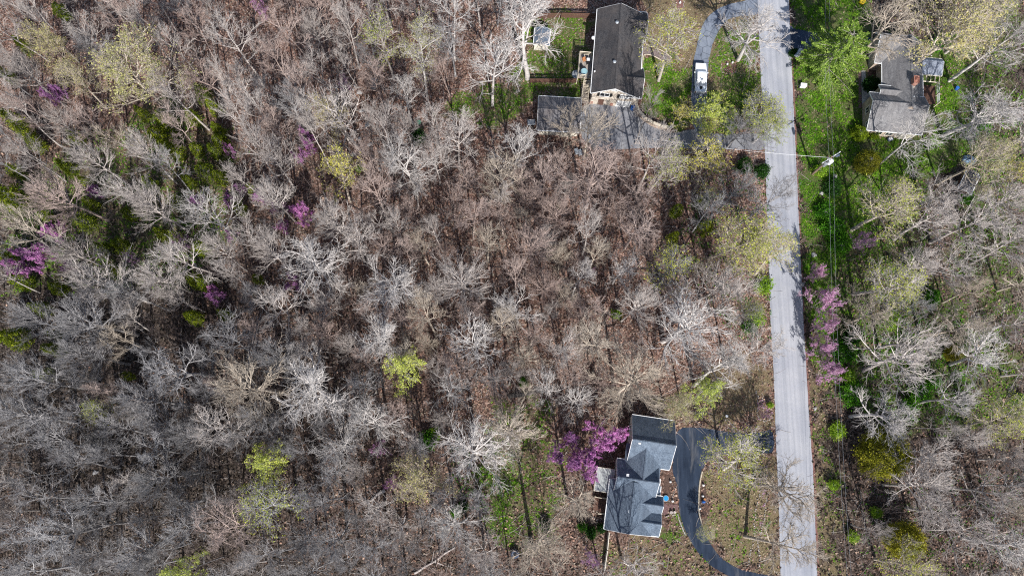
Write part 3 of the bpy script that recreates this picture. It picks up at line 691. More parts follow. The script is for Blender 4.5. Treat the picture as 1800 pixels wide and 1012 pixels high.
for zz in (1.9, 1.5, 1.2): MB().tube([(x1+.1, q1[1], zz), (x1+.1, pv-3.2, zz)], .045, 4).build('rail', 'white_paint', po)
fs = thing('entry_steps', 'slanted cream timber steps at the front of the chimney house', 'steps', (*F3.o, 0), F3.a)
b_ = F3.l(1552, 133, 1.0)
for k in range(4): MB().tube([(b_[0]-.7, b_[1]-1.3+k*.45, .6), (b_[0]+.4, b_[1]-.6+k*.45, 1.1)], .08, 4).build('step', 'wood_cream', fs)
# small backyard shed with cream front
FS = Frame(953, 62, 2.6, -4)
sh = thing('shed', 'little shed with cream front and grey roof under white branches', 'shed', (*FS.o, 0), FS.a)
gable(sh, (0, -1.5), (0, 1.6), 2.6, 1.3, 1.3, 2.0, 2.0, 'roof_blue', 'cream_paint', over=.12, ends=.12)
MB().box((0, -1.42, .85), (.8, .06, 1.6)).build('door', 'cream_paint', sh)
FD = Frame(1707, 318, 2.6, -30)
sh2 = thing('shed', 'small dark-roofed shed among the trees beyond the green lawn', 'shed', (*FD.o, 0), FD.a)
gable(sh2, (0, -1.9), (0, 1.9), 2.6, 1.1, 1.1, 2.1, 2.1, 'roof_garage', 'wood_brown', over=.12, ends=.12)
MB().box((0, -1.82, .85), (.8, .06, 1.6)).build('door', 'wood_brown', sh2)
tp = MB().blob((0, 0, .2), (1.3, .8, .8), 5, .25, 12, 6, True).build('tarp_pile', 'blue_tarp', None, (*P(1702, 283), 0)); tag(tp, 'blue-grey tarpaulin heap beside the small dark shed', 'tarp')
tp = MB().blob((0, 0, .1), (1.35, .75, .55), 8, .25, 12, 6, True).build('sand_pile', 'stone_pale', None, (*P(1691, 325), 0)); tp.data.materials[0] = MT['orange_clay'] if False else MT['wood_cream']; tag(tp, 'tan heap on the ground in front of the small dark shed', 'heap')
# ------------------------------------------------------------------ pickup truck
tk = thing('pickup_truck', 'white pickup truck with pale bed cover parked on the curved driveway', 'truck', (*P(1229.5, 141), .04), math.radians(-3))
def hull(secs, z0=0):
    """sections: (y, halfwidth, zlow, zhigh)"""
    vs = []; fs = []
    for y, w, a, b in secs: vs += [(-w, y, a), (w, y, a), (w*.97, y, b), (-w*.97, y, b)]
    for i in range(len(secs)-1):
        for k in range(4): fs.append((i*4+k, i*4+(k+1) % 4, i*4+4+(k+1) % 4, i*4+4+k))
    fs += [(0, 1, 2, 3), tuple(len(vs)-4+k for k in (3, 2, 1, 0))]
    return MB().add(vs, fs)
hull([(2.72, .72, .45, .78), (2.62, .90, .38, .95), (1.75, .97, .36, 1.08), (1.3, .98, .36, 1.12), (-2.55, .98, .36, 1.10), (-2.68, .93, .42, 1.05)]).build('body', 'car_white', tk, bevel=.05)
cab = hull([(1.35, .84, 1.10, 1.14), (.62, .80, 1.10, 1.70), (.45, .80, 1.10, 1.78), (-.75, .80, 1.10, 1.79), (-.98, .82, 1.10, 1.70), (-1.12, .84, 1.10, 1.12)]).build('cab', 'car_white', tk, bevel=.05)
MB().add([(-.70, 1.27, 1.23), (.70, 1.27, 1.23), (.66, .68, 1.71), (-.66, .68, 1.71), (-.70, 1.25, 1.20), (.70, 1.25, 1.20), (.66, .66, 1.68), (-.66, .66, 1.68)], [(0, 1, 2, 3), (7, 6, 5, 4), (0, 4, 5, 1), (1, 5, 6, 2), (2, 6, 7, 3), (3, 7, 4, 0)]).build('windshield', 'car_cover', tk)
for s_ in (-1, 1):
    for y0, y1 in ((.55, -.05), (-.15, -.75)):
        MB().box((s_*.82, (y0+y1)/2, 1.42), (.04, y0-y1, .38)).build('side_window', 'glass_dark', tk)
    MB().box((s_*1.10, .75, 1.18), (.2, .12, .2)).build('mirror', 'car_white', tk, bevel=.03)
    MB().box((s_*.72, 2.70, .72), (.3, .08, .18)).build('headlight', 'chrome', tk)
    MB().box((s_*.88, -2.68, .85), (.14, .06, .3)).build('taillight', 'red_leaf', tk)
    for y in (1.75, -1.65):
        wh = MB().tube([(s_*.80, y, .36), (s_*1.0, y, .36)], .37, 20).build('wheel', 'rubber', tk); MB().tube([(s_*.99, y, .36), (s_*1.01, y, .36)], .2, 14).build('rim', 'chrome', wh)
    MB().box((s_*.90, -1.85, 1.13), (.12, 1.55, .08)).build('bed_rail', 'car_white', tk)
MB().box((0, -1.42, 1.13), (1.62, .55, .05)).build('rear_glass_cover', 'galvanised', tk)
MB().box((0, -2.15, 1.15), (1.62, .9, .07)).build('bed_cover', 'car_cover', tk, bevel=.02)
MB().box((.0, -2.0, 1.22), (.45, .5, .07)).build('hatch', 'black_plastic', tk)
MB().box((0, -2.78, .55), (1.7, .16, .2)).build('rear_bumper', 'chrome', tk); MB().box((0, 2.78, .5), (1.6, .14, .22)).build('front_bumper', 'car_white', tk)
MB().box((0, 2.73, .72), (.95, .06, .22)).build('grille', 'black_plastic', tk)
# ------------------------------------------------------------------ utility pole and wires
pb = P(1428, 306, 0); pt = P(1462, 276, 9.2)
up = thing('utility_pole', 'wooden utility pole with pale transformer standing in the roadside grass', 'pole', (*pb, 0))
top = (pt[0]-pb[0], pt[1]-pb[1])
MB().tube([(top[0]*.0, top[1]*.0, 0), (top[0]*.5, top[1]*.5, 4.7), (top[0], top[1], 9.3)], [.2, .17, .13], 10).build('pole', 'wood_pole', up)
MB().tube([(top[0]-1.5, top[1]-.95, 8.9), (top[0]+1.5, top[1]+.95, 8.9)], .09, 4).build('crossarm', 'galvanised', up)
for k in (-1.4, -.6, .6, 1.4):
    MB().tube([(top[0]+k, top[1]+k*.63, 8.9), (top[0]+k, top[1]+k*.63, 9.2)], .07, 8).build('insulator', 'white_metal', up)
MB().tube([(top[0]+.3, top[1]-.3, 7.3), (top[0]+.3, top[1]-.3, 8.35)], .34, 16).tube([(top[0]+.3, top[1]-.3, 8.35), (top[0]+.3, top[1]-.3, 8.45)], [.30, .15], 16).build('transformer', 'white_metal', up)
MB().tube([(top[0]-.6, top[1]-.8, 7.5), (top[0]-.6, top[1]-.8, 8.3)], .25, 14).build('transformer', 'galvanised', up)
MB().tube([(top[0]+.9, top[1]+.3, 8.6), (top[0]+1.5, top[1]+.6, 8.6)], .16, 8).build('switch', 'tank_blue', up)
def wire(a, b, sag, r, label, mat='galvanised'):
    n = 18; pts = []
    for k in range(n+1):
        f = k/n; pts.append((a[0]+(b[0]-a[0])*f, a[1]+(b[1]-a[1])*f, a[2]+(b[2]-a[2])*f-sag*4*f*(1-f)))
    return tag(MB().tube(pts, r, 5).build('wire', mat), label, 'wire', 'overhead wires')
w_top = (pt[0], pt[1])
def pz(px, py, z): return (*P(px, py, z), z)
wire((w_top[0], w_top[1], 8.9), pz(1120, 240, 4.2), .9, .022, 'thick pale service wire crossing the road from the utility pole', 'white_metal')
for dx, lb in ((-4, 'overhead wire running down the verge, the one nearer the road'), (3, 'overhead wire running down the verge, the one nearer the woods')):
    wire((w_top[0]+dx*.1, w_top[1], 9.2), pz(1497+dx, 1060, 9), 1.4, .013, lb)
    wire((w_top[0]+dx*.1, w_top[1], 9.2), pz(1457+dx, -60, 9), 1.0, .013, lb.replace('down', 'up'))
# ------------------------------------------------------------------ retaining wall: stacked blocks
rw = thing('retaining_wall', 'curved pale block retaining wall between lawn and parking pad', 'wall', (*P(1116, 190), 0)); o_ = rw.location
wp_ = [(1116, 188), (1121, 200), (1131, 211), (1145, 220), (1160, 226), (1176, 229)]
ww = [P(*q) for q in wp_]; me_b = None; rr = random.Random(4)
for (a, b) in zip(ww, ww[1:]):
    n = max(1, round(math.dist(a, b)/.55)); an = math.atan2(b[1]-a[1], b[0]-a[0])
    for k in range(n):
        for j in range(4):
            f = (k+.5+(.25 if j % 2 else -.25))/n
            x, y = a[0]+(b[0]-a[0])*f-o_.x, a[1]+(b[1]-a[1])*f-o_.y
            if me_b is None:
                bl = MB().box((0, 0, 0), (.52, .34, .26)).build('block', 'brick_tan', rw, bevel=.02); me_b = bl.data
            else: bl = obj('block', me_b, rw)
            bl.location = (x, y, .14+j*.28); bl.rotation_euler = (0, 0, an+rr.uniform(-.05, .05))
for (a, b) in zip(ww, ww[1:]):
    an = math.atan2(b[1]-a[1], b[0]-a[0]); MB().box(((a[0]+b[0])/2-o_.x, (a[1]+b[1])/2-o_.y, 1.17), (math.dist(a, b)+.1, .45, .09), an).build('cap_stone', 'wood_cream', rw)
MB().blob((ww[-1][0]-o_.x, ww[-1][1]-o_.y, 1.35), (.17, .17, .2), 1, .02, 10, 6).build('finial', 'white_metal', rw)
# edging
def edging(name, pts, label, mat, r=.09, z=.1, closed=False):
    w = [P(*q) for q in smooth_open(pts)]; t = MB().tube([(x, y, z) for x, y in w], r, 4).build(name, mat); return tag(t, label, 'edging')
def smooth_open(p, k=2):
    for _ in range(k):
        o = [p[0]]
        for a, b in zip(p, p[1:]): o += [(a[0]*.75+b[0]*.25, a[1]*.75+b[1]*.25), (a[0]*.25+b[0]*.75, a[1]*.25+b[1]*.75)]
        p = o+[p[-1]]
    return p
edging('lawn_edging', [(1130, 60), (1132, 72), (1136, 80), (1150, 83), (1170, 93), (1181, 103)], 'pale kerb edging above the brick walk of the black-roofed house', 'wood_cream', .07)
edging('lawn_edging', [(1131, 168), (1128, 150), (1130, 100), (1134, 95), (1150, 99), (1168, 110)], 'pale kerb edging round the bright green front lawn', 'wood_cream', .07)
edging('drive_edging', [(1234, 828), (1230, 845), (1228, 870), (1228, 900), (1234, 925)], 'pale board edging between asphalt drive and flower bed', 'wood_cream', .10, .12)
edging('drive_edging', [(1191, 903), (1196, 920), (1205, 940)], 'pale concrete edging where grass meets the dark curved drive', 'concrete', .09, .06)

# ------------------------------------------------------------------ tree growth
def perp(d, r):
    a = Vector((r.uniform(-1, 1), r.uniform(-1, 1), r.uniform(-1, 1))); a -= d*a.dot(d)
    return a.normalized() if a.length > 1e-3 else Vector((1, 0, 0))
def grow_line(p, d, ln, n, wob, up, r):
    pts = [p.copy()]; d = d.normalized(); st = ln/n
    for _ in range(n):
        d = (d+perp(d, r)*r.uniform(0, wob)+Vector((0, 0, up))).normalized(); p = p+d*st; pts.append(p)
    return pts
def along(pts, f):
    x = f*(len(pts)-1); i = min(int(x), len(pts)-2); t = x-i
    return pts[i].lerp(pts[i+1], t), (pts[i+1]-pts[i]).normalized()
def skeleton(seed, Ht=18., Rc=5., cb=.45, nl=11, n2=7, n3=5, n4=4, wob=.28, up=.06, r0=.24, ang=(38, 60), lead=.86, fine=.014, thick=1., multi=1, top=.8):
    """branch polylines of one bare tree; list of (level, points, radius at start, radius at end)"""
    r = random.Random(seed); br = []; tips = []
    trunks = []
    for k in range(multi):
        d = Vector((0, 0, 1)) if multi == 1 else Vector((math.cos(k*2.4)*.35, math.sin(k*2.4)*.35, 1))
        tr = grow_line(Vector((0, 0, -.15)), d, Ht*lead, 9, .09 if multi == 1 else .2, .05, r)
        rr_ = r0*(1 if multi == 1 else .6); br.append((0, tr, rr_*1.15, rr_*.22)); trunks.append((tr, rr_))
    a0 = r.uniform(0, 6.28)
    for k in range(nl):
        tr, rt = trunks[k % multi]
        f = cb+(1-cb)*(k+.5)/nl; p, td = along(tr, min(f, .99)); az = a0+k*2.399+r.uniform(-.35, .35)
        g = (f-cb)/(1-cb)                          # 0 low .. 1 top
        el = math.radians(22+g*50+r.uniform(-8, 8)); L1 = Rc*(1.12-.42*g*top)*r.uniform(.75, 1.15)
        d = Vector((math.cos(az)*math.cos(el), math.sin(az)*math.cos(el), math.sin(el)))
        rl = max(.045, rt*(.52-.22*g))*thick
        l1 = grow_line(p, d, L1, 7, wob, up, r); br.append((1, l1, rl, rl*.22))
        for j in range(n2):
            f2 = .22+.76*(j+r.random()*.6)/n2; q, d1 = along(l1, min(f2, .99)); c = math.radians(r.uniform(*ang))
            d2 = d1*math.cos(c)+perp(d1, r)*math.sin(c); d2.z = abs(d2.z)*.8+.05 if d2.z < -.2 else d2.z
            L2 = L1*(.62-.30*f2)*r.uniform(.7, 1.25); r2 = max(.030, rl*(.60-.3*f2)*1.1)
            l2 = grow_line(q, d2, L2, 4, wob*1.1, up*1.3, r); br.append((2, l2, r2, r2*.4))
            for i in range(n3):
                f3 = .15+.84*(i+r.random()*.7)/n3; s_, dd = along(l2, min(f3, .99)); c = math.radians(r.uniform(*ang))
                d3 = dd*math.cos(c)+perp(dd, r)*math.sin(c)
                L3 = max(.35, L2*(.62-.25*f3)*r.uniform(.7, 1.3)); r3 = max(fine*1.5, r2*.55)
                l3 = grow_line(s_, d3, L3, 3, wob*1.2, up*1.6, r); br.append((3, l3, r3, fine*.9))
                for m in range(n4):
                    f4 = .2+.8*(m+r.random()*.8)/n4; w, de = along(l3, min(f4, .99)); c = math.radians(r.uniform(25, 55))
                    d4 = de*math.cos(c)+perp(de, r)*math.sin(c)
                    l4 = grow_line(w, d4, max(.3, L3*.55)*r.uniform(.6, 1.3), 2, wob, up*2, r)
                    br.append((4, l4, fine, fine*.45)); tips.append((l4[-1], d4, k))
    return br, tips
def tubes(lines, sides):
    """lines: list of (points, ra, rb) with the same number of points -> verts, tris/quads arrays"""
    N = len(lines); n = len(lines[0][0])
    Pn = np.array([[tuple(p) for p in l[0]] for l in lines]); ra = np.array([l[1] for l in lines]); rb = np.array([l[2] for l in lines])
    T = np.empty_like(Pn); T[:, 1:-1] = Pn[:, 2:]-Pn[:, :-2]; T[:, 0] = Pn[:, 1]-Pn[:, 0]; T[:, -1] = Pn[:, -1]-Pn[:, -2]
    T /= np.linalg.norm(T, axis=2, keepdims=True)+1e-9
    ref = np.where(np.abs(T[:, :1, 2:3]) < .9, np.array([[[0, 0, 1.]]]), np.array([[[1., 0, 0]]]))
    A = np.cross(T, np.broadcast_to(ref, T.shape)); A /= np.linalg.norm(A, axis=2, keepdims=True)+1e-9; B = np.cross(T, A)
    f = np.linspace(0, 1, n)[None, :]; R = (ra[:, None]*(1-f)+rb[:, None]*f)
    k = np.arange(sides)*2*np.pi/sides
    V = Pn[:, :, None, :]+R[:, :, None, None]*(A[:, :, None, :]*np.cos(k)[None, None, :, None]+B[:, :, None, :]*np.sin(k)[None, None, :, None])
    V = V.reshape(-1, 3)
    base = (np.arange(N)*n*sides)[:, None, None]+(np.arange(n-1)*sides)[None, :, None]; kk = np.arange(sides)[None, None, :]; k2 = (kk+1) % sides
    Fq = np.stack([base+kk, base+k2, base+sides+k2, base+sides+kk], 3).reshape(-1, 4)
    return V, Fq
def branch_mesh(name, br, levels, mat):
    Vs = []; Fs = []; off = 0
    for lv in levels:
        ls = [(b[1], b[2], b[3]) for b in br if b[0] == lv]
        if not ls: continue
        V, Fq = tubes(ls, {0: 8, 1: 5, 2: 3, 3: 3, 4: 3}[lv]); Vs.append(V); Fs.append(Fq+off); off += len(V)
    return npmesh(name, np.concatenate(Vs), np.concatenate(Fs), mat, smooth=True)
def leaf_mesh(name, centers, size, mat, seed=0, flat=.5, aspect=1.4):
    """small four-cornered leaves; centers (n,3)"""
    rs = np.random.RandomState(seed); c = np.asarray(centers, float); n = len(c)
    a = rs.normal(size=(n, 3)); a[:, 2] *= flat; a /= np.linalg.norm(a, axis=1, keepdims=True)
    b = rs.normal(size=(n, 3)); b[:, 2] *= flat; b -= a*(a*b).sum(1, keepdims=True); b /= np.linalg.norm(b, axis=1, keepdims=True)
    s = (size*rs.uniform(.6, 1.35, n))[:, None]; a *= s*aspect*.5; b *= s*.5
    V = np.stack([c-a, c+b*.9-a*.1, c+a, c-b*.9+a*.15], 1).reshape(-1, 3)
    return npmesh(name, V, np.arange(4*n).reshape(-1, 4), mat)
def tipleaves(tips, per, spread, seed, keep=1., sel=None):
    rs = np.random.RandomState(seed); out = []
    for p, d, k in tips:
        if sel is not None and not sel(p, k): continue
        if rs.rand() > keep: continue
        q = np.array(p)[None, :]+rs.normal(size=(per, 3))*spread; out.append(q)
    return np.concatenate(out)
PROTO = {}
def proto(key, br, tips, leaf=None):
    ends = np.array([tuple(b[1][-1]) for b in br if b[0] >= 3]); rad = np.hypot(ends[:, 0]-np.median(ends[:, 0]), ends[:, 1]-np.median(ends[:, 1]))
    PROTO[key] = dict(R=float(np.percentile(rad, 90)), zc=float(np.mean(ends[:, 2])), trunk=branch_mesh('trunk', br, [0], 'bark_silver'), crown=branch_mesh('crown', br, [1, 2, 3, 4], 'bark_silver'), leaf=leaf)
# bare kinds
for k in range(4): b, t = skeleton(100+k, nl=12, n2=6, n3=5, n4=3, wob=.2, fine=.015, thick=1.0, ang=(30, 52)); proto('spread%d' % k, b, t)
for k in range(3): b, t = skeleton(200+k, nl=26, n2=6, n3=5, n4=2, wob=.12, ang=(16, 34), up=.04, fine=.0155, thick=.95, cb=.5); proto('dense%d' % k, b, t)
for k in range(3): b, t = skeleton(300+k, nl=13, n2=8, n3=6, n4=3, wob=.30, ang=(30, 56), up=.02, fine=.0135, thick=.95, r0=.30, cb=.45, top=.7); proto('gnarl%d' % k, b, t)
for k in range(3): b, t = skeleton(400+k, nl=9, n2=6, n3=5, n4=4, wob=.2, ang=(25, 45), up=.09, r0=.15, cb=.5, fine=.014, Rc=4.2, top=.5); proto('slim%d' % k, b, t)
for k in range(2): b, t = skeleton(500+k, nl=13, n2=7, n3=5, n4=3, wob=.25, ang=(28, 52), up=.03, fine=.0145, r0=.2, thick=.95); proto('fine%d' % k, b, t)
# leafing kinds
def budproto(key, seed, mat, per, spread, size, keep=1., **kw):
    b, t = skeleton(seed, **kw); proto(key, b, t, leaf_mesh('foliage', tipleaves(t, per, spread, seed, keep), size, mat, seed))
budproto('cream0', 601, 'leaf_cream', 2, .16, .13, .8, nl=16, n2=8, n3=5, n4=4, wob=.2, ang=(25, 45), fine=.014, thick=.9)
budproto('cream1', 602, 'leaf_cream', 2, .16, .13, .6, nl=12, n2=8, n3=5, n4=4, wob=.25, fine=.014)
budproto('khaki0', 611, 'leaf_khaki', 2, .17, .13, .6, nl=12, n2=8, n3=5, n4=4, wob=.26, fine=.014)
budproto('khaki1', 612, 'leaf_khaki', 2, .15, .13, .5, nl=10, n2=8, n3=5, n4=4, wob=.3, fine=.014)
budproto('yellow0', 621, 'leaf_yellow', 4, .16, .17, .5, nl=10, n2=7, n3=4, n4=3, wob=.25, fine=.016)
budproto('lime0', 631, 'leaf_lime', 6, .24, .21, .9, nl=10, n2=6, n3=4, n4=3, wob=.28, fine=.018)
budproto('lime1', 632, 'leaf_limegreen', 11, .28, .25, 1., nl=12, n2=6, n3=4, n4=3, wob=.28, fine=.016)
def redbudproto(key, seed, mat, per, keep, Rc=3.6):
    b, t = skeleton(seed, Ht=6.5, Rc=Rc, cb=.18, nl=11, n2=6, n3=4, n4=2, wob=.42, up=.07, r0=.11, ang=(30, 60), multi=3, fine=.018, top=.6)
    rs = np.random.RandomState(seed); C_ = []
    for lv, pts, ra, rb in b:
        if lv < 2: continue
        for f in rs.rand(per if lv > 2 else per*2):
            if rs.rand() < keep: C_.append(np.array(along(pts, f)[0])+rs.normal(size=3)*.09)
    proto(key, b, t, leaf_mesh('blossom', C_, .15, mat, seed, 1., 1.1))
redbudproto('redbud0', 701, 'blossom', 18, .95); redbudproto('redbud1', 702, 'blossom', 14, .9); redbudproto('redbud2', 703, 'blossom_pale', 11, .8); redbudproto('redbud3', 704, 'blossom', 7, .5)
def clumpproto(key, seed, mat, H, R, n, size, shape, bmat='bark_grey', clumps=70, cs=.55):
    r = random.Random(seed); rs = np.random.RandomState(seed); br = [(0, grow_line(Vector((0, 0, -.1)), Vector((0, 0, 1)), H*.9, 8, .05, .05, r), .14*H/7, .03)]; cc = []
    for k in range(clumps):
        f = (k+.5)/clumps; az = k*2.399+r.uniform(-.4, .4)
        if shape == 'cone': z = H*(.12+.86*f); rad = R*(1-f)**.62*r.uniform(.7, 1.12)
        elif shape == 'round': z = H*(.15+.8*f); rad = R*math.sqrt(max(.02, 1-(2*f-.9)**2*.8))*r.uniform(.55, 1.08)
        else: z = H*(.25+.72*f); rad = R*(1-.72*f**1.4)*r.uniform(.55, 1.15)
        e = Vector((math.cos(az)*rad, math.sin(az)*rad, z)); s_ = Vector((0, 0, z-rad*.25 if shape != 'pine' else z-rad*.12))
        br.append((1, [s_.lerp(e, q/7)+Vector((0, 0, math.sin(q/7*3.1)*rad*.05)) for q in range(8)], .03+.02*rad/R, .012))
        m = max(8, int(n/clumps*(.4+1.0*rad/R)))
        if shape == 'pine':
            # flattened sprays along the outer bough
            f2 = rs.uniform(.3, 1.08, m)**.8; side = rs.normal(size=m)*.16*rad*(1.15-f2); base = np.array(s_)[None]+(np.array(e-s_))[None]*f2[:, None]
            nn = np.array([-math.sin(az), math.cos(az), 0]); q = base+nn[None]*side[:, None]+rs.normal(size=(m, 3))*np.array([.08, .08, .07])
        else:
            q = np.array(e)[None]*np.array([.92, .92, 1])+rs.normal(size=(m, 3))*cs*np.array([1, 1, .55])*(.45+.55*rad/R)
        cc.append(q)
    PROTO[key] = dict(trunk=branch_mesh('trunk', br, [0], bmat), crown=branch_mesh('crown', br, [1], bmat), leaf=leaf_mesh('foliage', np.concatenate(cc), size, mat, seed, .8, 1.7))
clumpproto('cedar0', 801, 'leaf_cedar', 7.5, 1.9, 4200, .16, 'cone', cs=.30, clumps=90)
clumpproto('cedar1', 802, 'leaf_cedar', 6.5, 2.2, 4200, .16, 'cone', cs=.34, clumps=80)
clumpproto('cedar2', 803, 'leaf_cedar', 5.5, 2.0, 3200, .16, 'round', cs=.34, clumps=60)
clumpproto('pine0', 811, 'leaf_pine', 15, 6.6, 26000, .17, 'pine', 'bark_grey', clumps=120)
clumpproto('olive0', 821, 'leaf_olive', 8, 4.6, 15000, .18, 'round', clumps=150, cs=.5)
clumpproto('round0', 831, 'leaf_round', 1.6, 1.4, 4500, .11, 'round', clumps=60, cs=.22)
clumpproto('dark0', 841, 'leaf_dark', 1.6, 1.1, 2600, .13, 'round', clumps=45, cs=.26)
clumpproto('under0', 851, 'leaf_under', 2.0, 1.6, 1900, .17, 'round', clumps=40, cs=.38)
clumpproto('under1', 852, 'leaf_limegreen', 1.6, 1.2, 1300, .16, 'round', clumps=30, cs=.32)

# ------------------------------------------------------------------ the trees of the photograph: (x, y of crown in the photo, radius, kind, bark)
T_ = '''
220 112 66 cream0 tan|75 72 33 cream0 tan|118 128 30 cream1 tan|300 152 36 spread0 silver|412 72 48 slim0 silver|445 262 42 spread1 silver|205 312 36 spread2 silver|92 328 45 dense0 pink|268 362 38 dense1 silver|365 372 46 spread3 white|122 440 36 dense2 silver|162 488 50 dense0 silver|270 478 42 dense1 silver|318 440 42 spread0 silver|36 268 28 spread1 silver|40 392 36 spread2 tan|135 32 32 slim1 silver|45 22 30 slim2 silver|30 118 32 dense1 silver|148 195 30 slim0 pink|215 225 32 slim1 tan|240 262 30 dense2 silver|245 40 32 slim2 silver|330 38 32 slim0 pink|352 108 36 slim1 pink|190 28 30 slim1 pink|290 205 28 slim2 pink|395 190 34 slim0 silver|415 302 28 spread1 silver|432 418 34 spread2 silver|385 440 30 dense0 silver|12 190 30 slim1 silver|65 172 30 slim2 pink|150 268 30 dense2 silver|
735 90 38 cream1 white|670 55 34 khaki1 silver|565 110 36 spread0 silver|600 190 54 spread3 silver|710 155 36 spread1 white|675 235 36 spread2 silver|715 282 48 gnarl0 white|762 270 34 slim0 silver|800 235 44 fine0 silver|765 215 34 fine1 silver|865 100 50 spread2 white|928 66 66 gnarl1 white|790 5 44 slim0 white|735 10 30 slim1 silver|585 185 30 cream1 silver|582 295 36 yellow0 tan|555 185 28 slim2 silver|655 330 40 spread0 pink|768 400 30 spread1 silver|828 375 38 fine0 pink|885 298 45 spread3 tan|905 262 44 spread1 white|585 375 40 dense1 silver|610 415 45 spread2 silver|540 455 56 gnarl2 white|680 485 56 gnarl0 white|820 480 50 dense2 silver|668 365 30 slim1 silver|475 275 40 spread0 silver|470 332 34 dense0 silver|480 90 38 slim0 pink|505 30 36 slim1 pink|600 30 34 slim2 silver|520 140 34 slim0 pink|470 440 36 dense1 silver|635 25 34 slim1 silver|545 235 30 slim2 silver|
1190 68 44 khaki0 silver|1045 215 46 fine0 tan|1003 212 28 slim0 tan|1145 190 22 slim1 silver|1055 300 52 gnarl0 pink|1155 272 42 spread0 silver|1203 190 24 yellow0 tan|1240 218 22 yellow0 tan|1268 190 38 lime0 grey|1328 188 40 khaki0 grey|1300 230 38 fine1 grey|1248 302 46 yellow0 tan|1310 322 32 spread1 grey|1300 405 56 khaki0 tan|1378 448 38 khaki1 tan|1345 350 46 fine0 grey|985 365 35 dense1 pink|1045 400 36 spread2 silver|1125 395 42 fine1 pink|1100 465 36 spread1 white|1195 465 42 khaki1 grey|1285 485 46 spread3 silver|925 425 42 dense2 pink|1020 490 26 gnarl1 white|962 488 34 dense0 pink|965 310 32 slim2 pink|1332 50 54 gnarl2 white|1345 225 36 khaki0 grey|1255 365 32 fine1 grey|1330 420 36 khaki0 tan|1320 545 24 khaki1 grey|1168 290 34 khaki1 silver|1120 330 30 slim0 pink|
1565 32 50 gnarl0 tan|1690 35 74 cream0 tan|1775 55 50 spread0 white|1762 165 60 gnarl1 white|1635 222 42 fine0 white|1750 262 42 cream1 tan|1796 290 28 yellow0 tan|1560 365 52 khaki1 tan|1640 385 56 spread1 silver|1720 385 54 spread2 silver|1782 345 42 dense2 silver|1790 430 42 dense0 silver|1660 330 38 spread3 silver|1690 455 44 spread0 silver|1560 490 48 khaki0 silver|1745 20 34 khaki1 silver|
140 555 58 dense0 silver|145 620 42 dense1 silver|205 598 30 slim0 tan|300 640 62 spread1 silver|412 612 50 spread2 silver|440 672 60 dense2 tan|255 700 40 dense0 silver|258 748 34 dense1 silver|120 720 36 spread0 silver|165 725 24 khaki0 silver|372 745 48 spread3 silver|340 780 38 dense2 silver|75 790 44 spread2 grey|115 825 44 spread1 grey|245 795 38 slim1 silver|270 835 40 dense1 grey|350 885 34 spread0 silver|405 935 54 fine0 pink|90 940 50 gnarl0 silver|230 960 42 dense0 grey|160 890 40 spread3 grey|310 935 38 spread1 grey|330 1002 24 lime0 silver|455 812 33 lime0 silver|30 560 34 dense2 grey|22 650 38 spread0 grey|70 668 38 spread3 grey|28 735 38 dense1 grey|
480 535 40 spread0 silver|535 570 30 spread1 silver|650 585 50 gnarl1 white|750 555 38 fine0 tan|690 620 34 spread1 tan|705 662 34 lime0 grey|835 605 50 spread3 white|878 575 30 gnarl2 tan|860 652 34 spread0 silver|775 690 38 spread2 white|655 740 48 gnarl0 white|525 672 70 gnarl1 white|490 640 44 dense1 silver|580 790 46 gnarl2 white|575 832 34 spread1 silver|470 762 30 slim0 silver|830 805 68 gnarl0 white|892 762 48 dense2 tan|742 845 46 cream1 tan|812 930 42 dense0 white|650 895 44 spread1 silver|570 885 38 spread2 silver|570 950 44 spread3 silver|665 972 36 fine1 grey|480 910 50 khaki1 silver|470 985 36 fine0 silver|760 992 30 slim1 pink|700 735 28 slim2 pink|
915 535 44 spread1 white|995 600 40 fine0 silver|1055 600 48 gnarl2 tan|1125 530 38 dense1 silver|1210 570 74 gnarl0 white|1300 520 42 spread0 silver|1270 660 50 gnarl1 white|1335 625 44 fine1 silver|1115 675 64 dense2 tan|980 680 36 spread2 white|1020 702 32 spread3 white|1205 708 30 cream0 tan|1238 706 30 lime0 grey|1015 885 40 gnarl2 tan|1283 810 54 khaki0 silver|1400 868 54 gnarl0 tan|1402 958 46 gnarl2 tan|1246 930 17 khaki1 silver|1120 1002 42 spread3 silver|945 985 58 gnarl1 tan|
1540 550 42 fine1 tan|1590 635 66 spread3 silver|1620 590 50 spread1 silver|1690 570 44 gnarl2 tan|1750 625 56 spread2 white|1790 560 36 spread0 silver|1550 726 48 gnarl1 white|1690 700 40 spread1 white|1560 798 46 olive0 grey|1650 810 46 spread2 silver|1630 858 46 dense1 silver|1740 860 44 spread0 silver|1782 742 44 khaki0 tan|1722 770 26 fine0 silver|1552 932 26 spread1 silver|1595 950 34 olive0 grey|1610 1002 42 khaki1 tan|1700 942 48 fine1 silver|1780 960 48 gnarl0 white|1655 900 38 spread3 silver|1478 86 70 pine0 silver
'''
CED = '60 250 15|25 300 14|155 355 13|225 375 12|100 505 14|190 470 12|260 320 14|420 365 13|375 262 14|335 200 13|130 240 13|10 130 12|105 18 13|35 75 13|352 160 17|372 184 14|287 208 22|270 245 13|245 195 11|275 235 16|303 260 17|345 262 12|380 225 14|386 250 15|360 300 18|386 312 15|328 315 11|16 205 20|45 232 15|112 290 15|148 318 11|20 345 25|145 388 19|80 380 12|178 435 17|212 430 15|305 353 14|280 408 12|306 412 12|352 435 15|340 490 17|358 497 17|35 492 18|12 455 14|440 330 11|452 490 10|335 555 16|390 550 13|64 540 15|15 592 24|88 612 17|70 656 14|222 660 9|90 585 11|1240 350 14|1190 370 13|1245 395 16|1186 415 13'
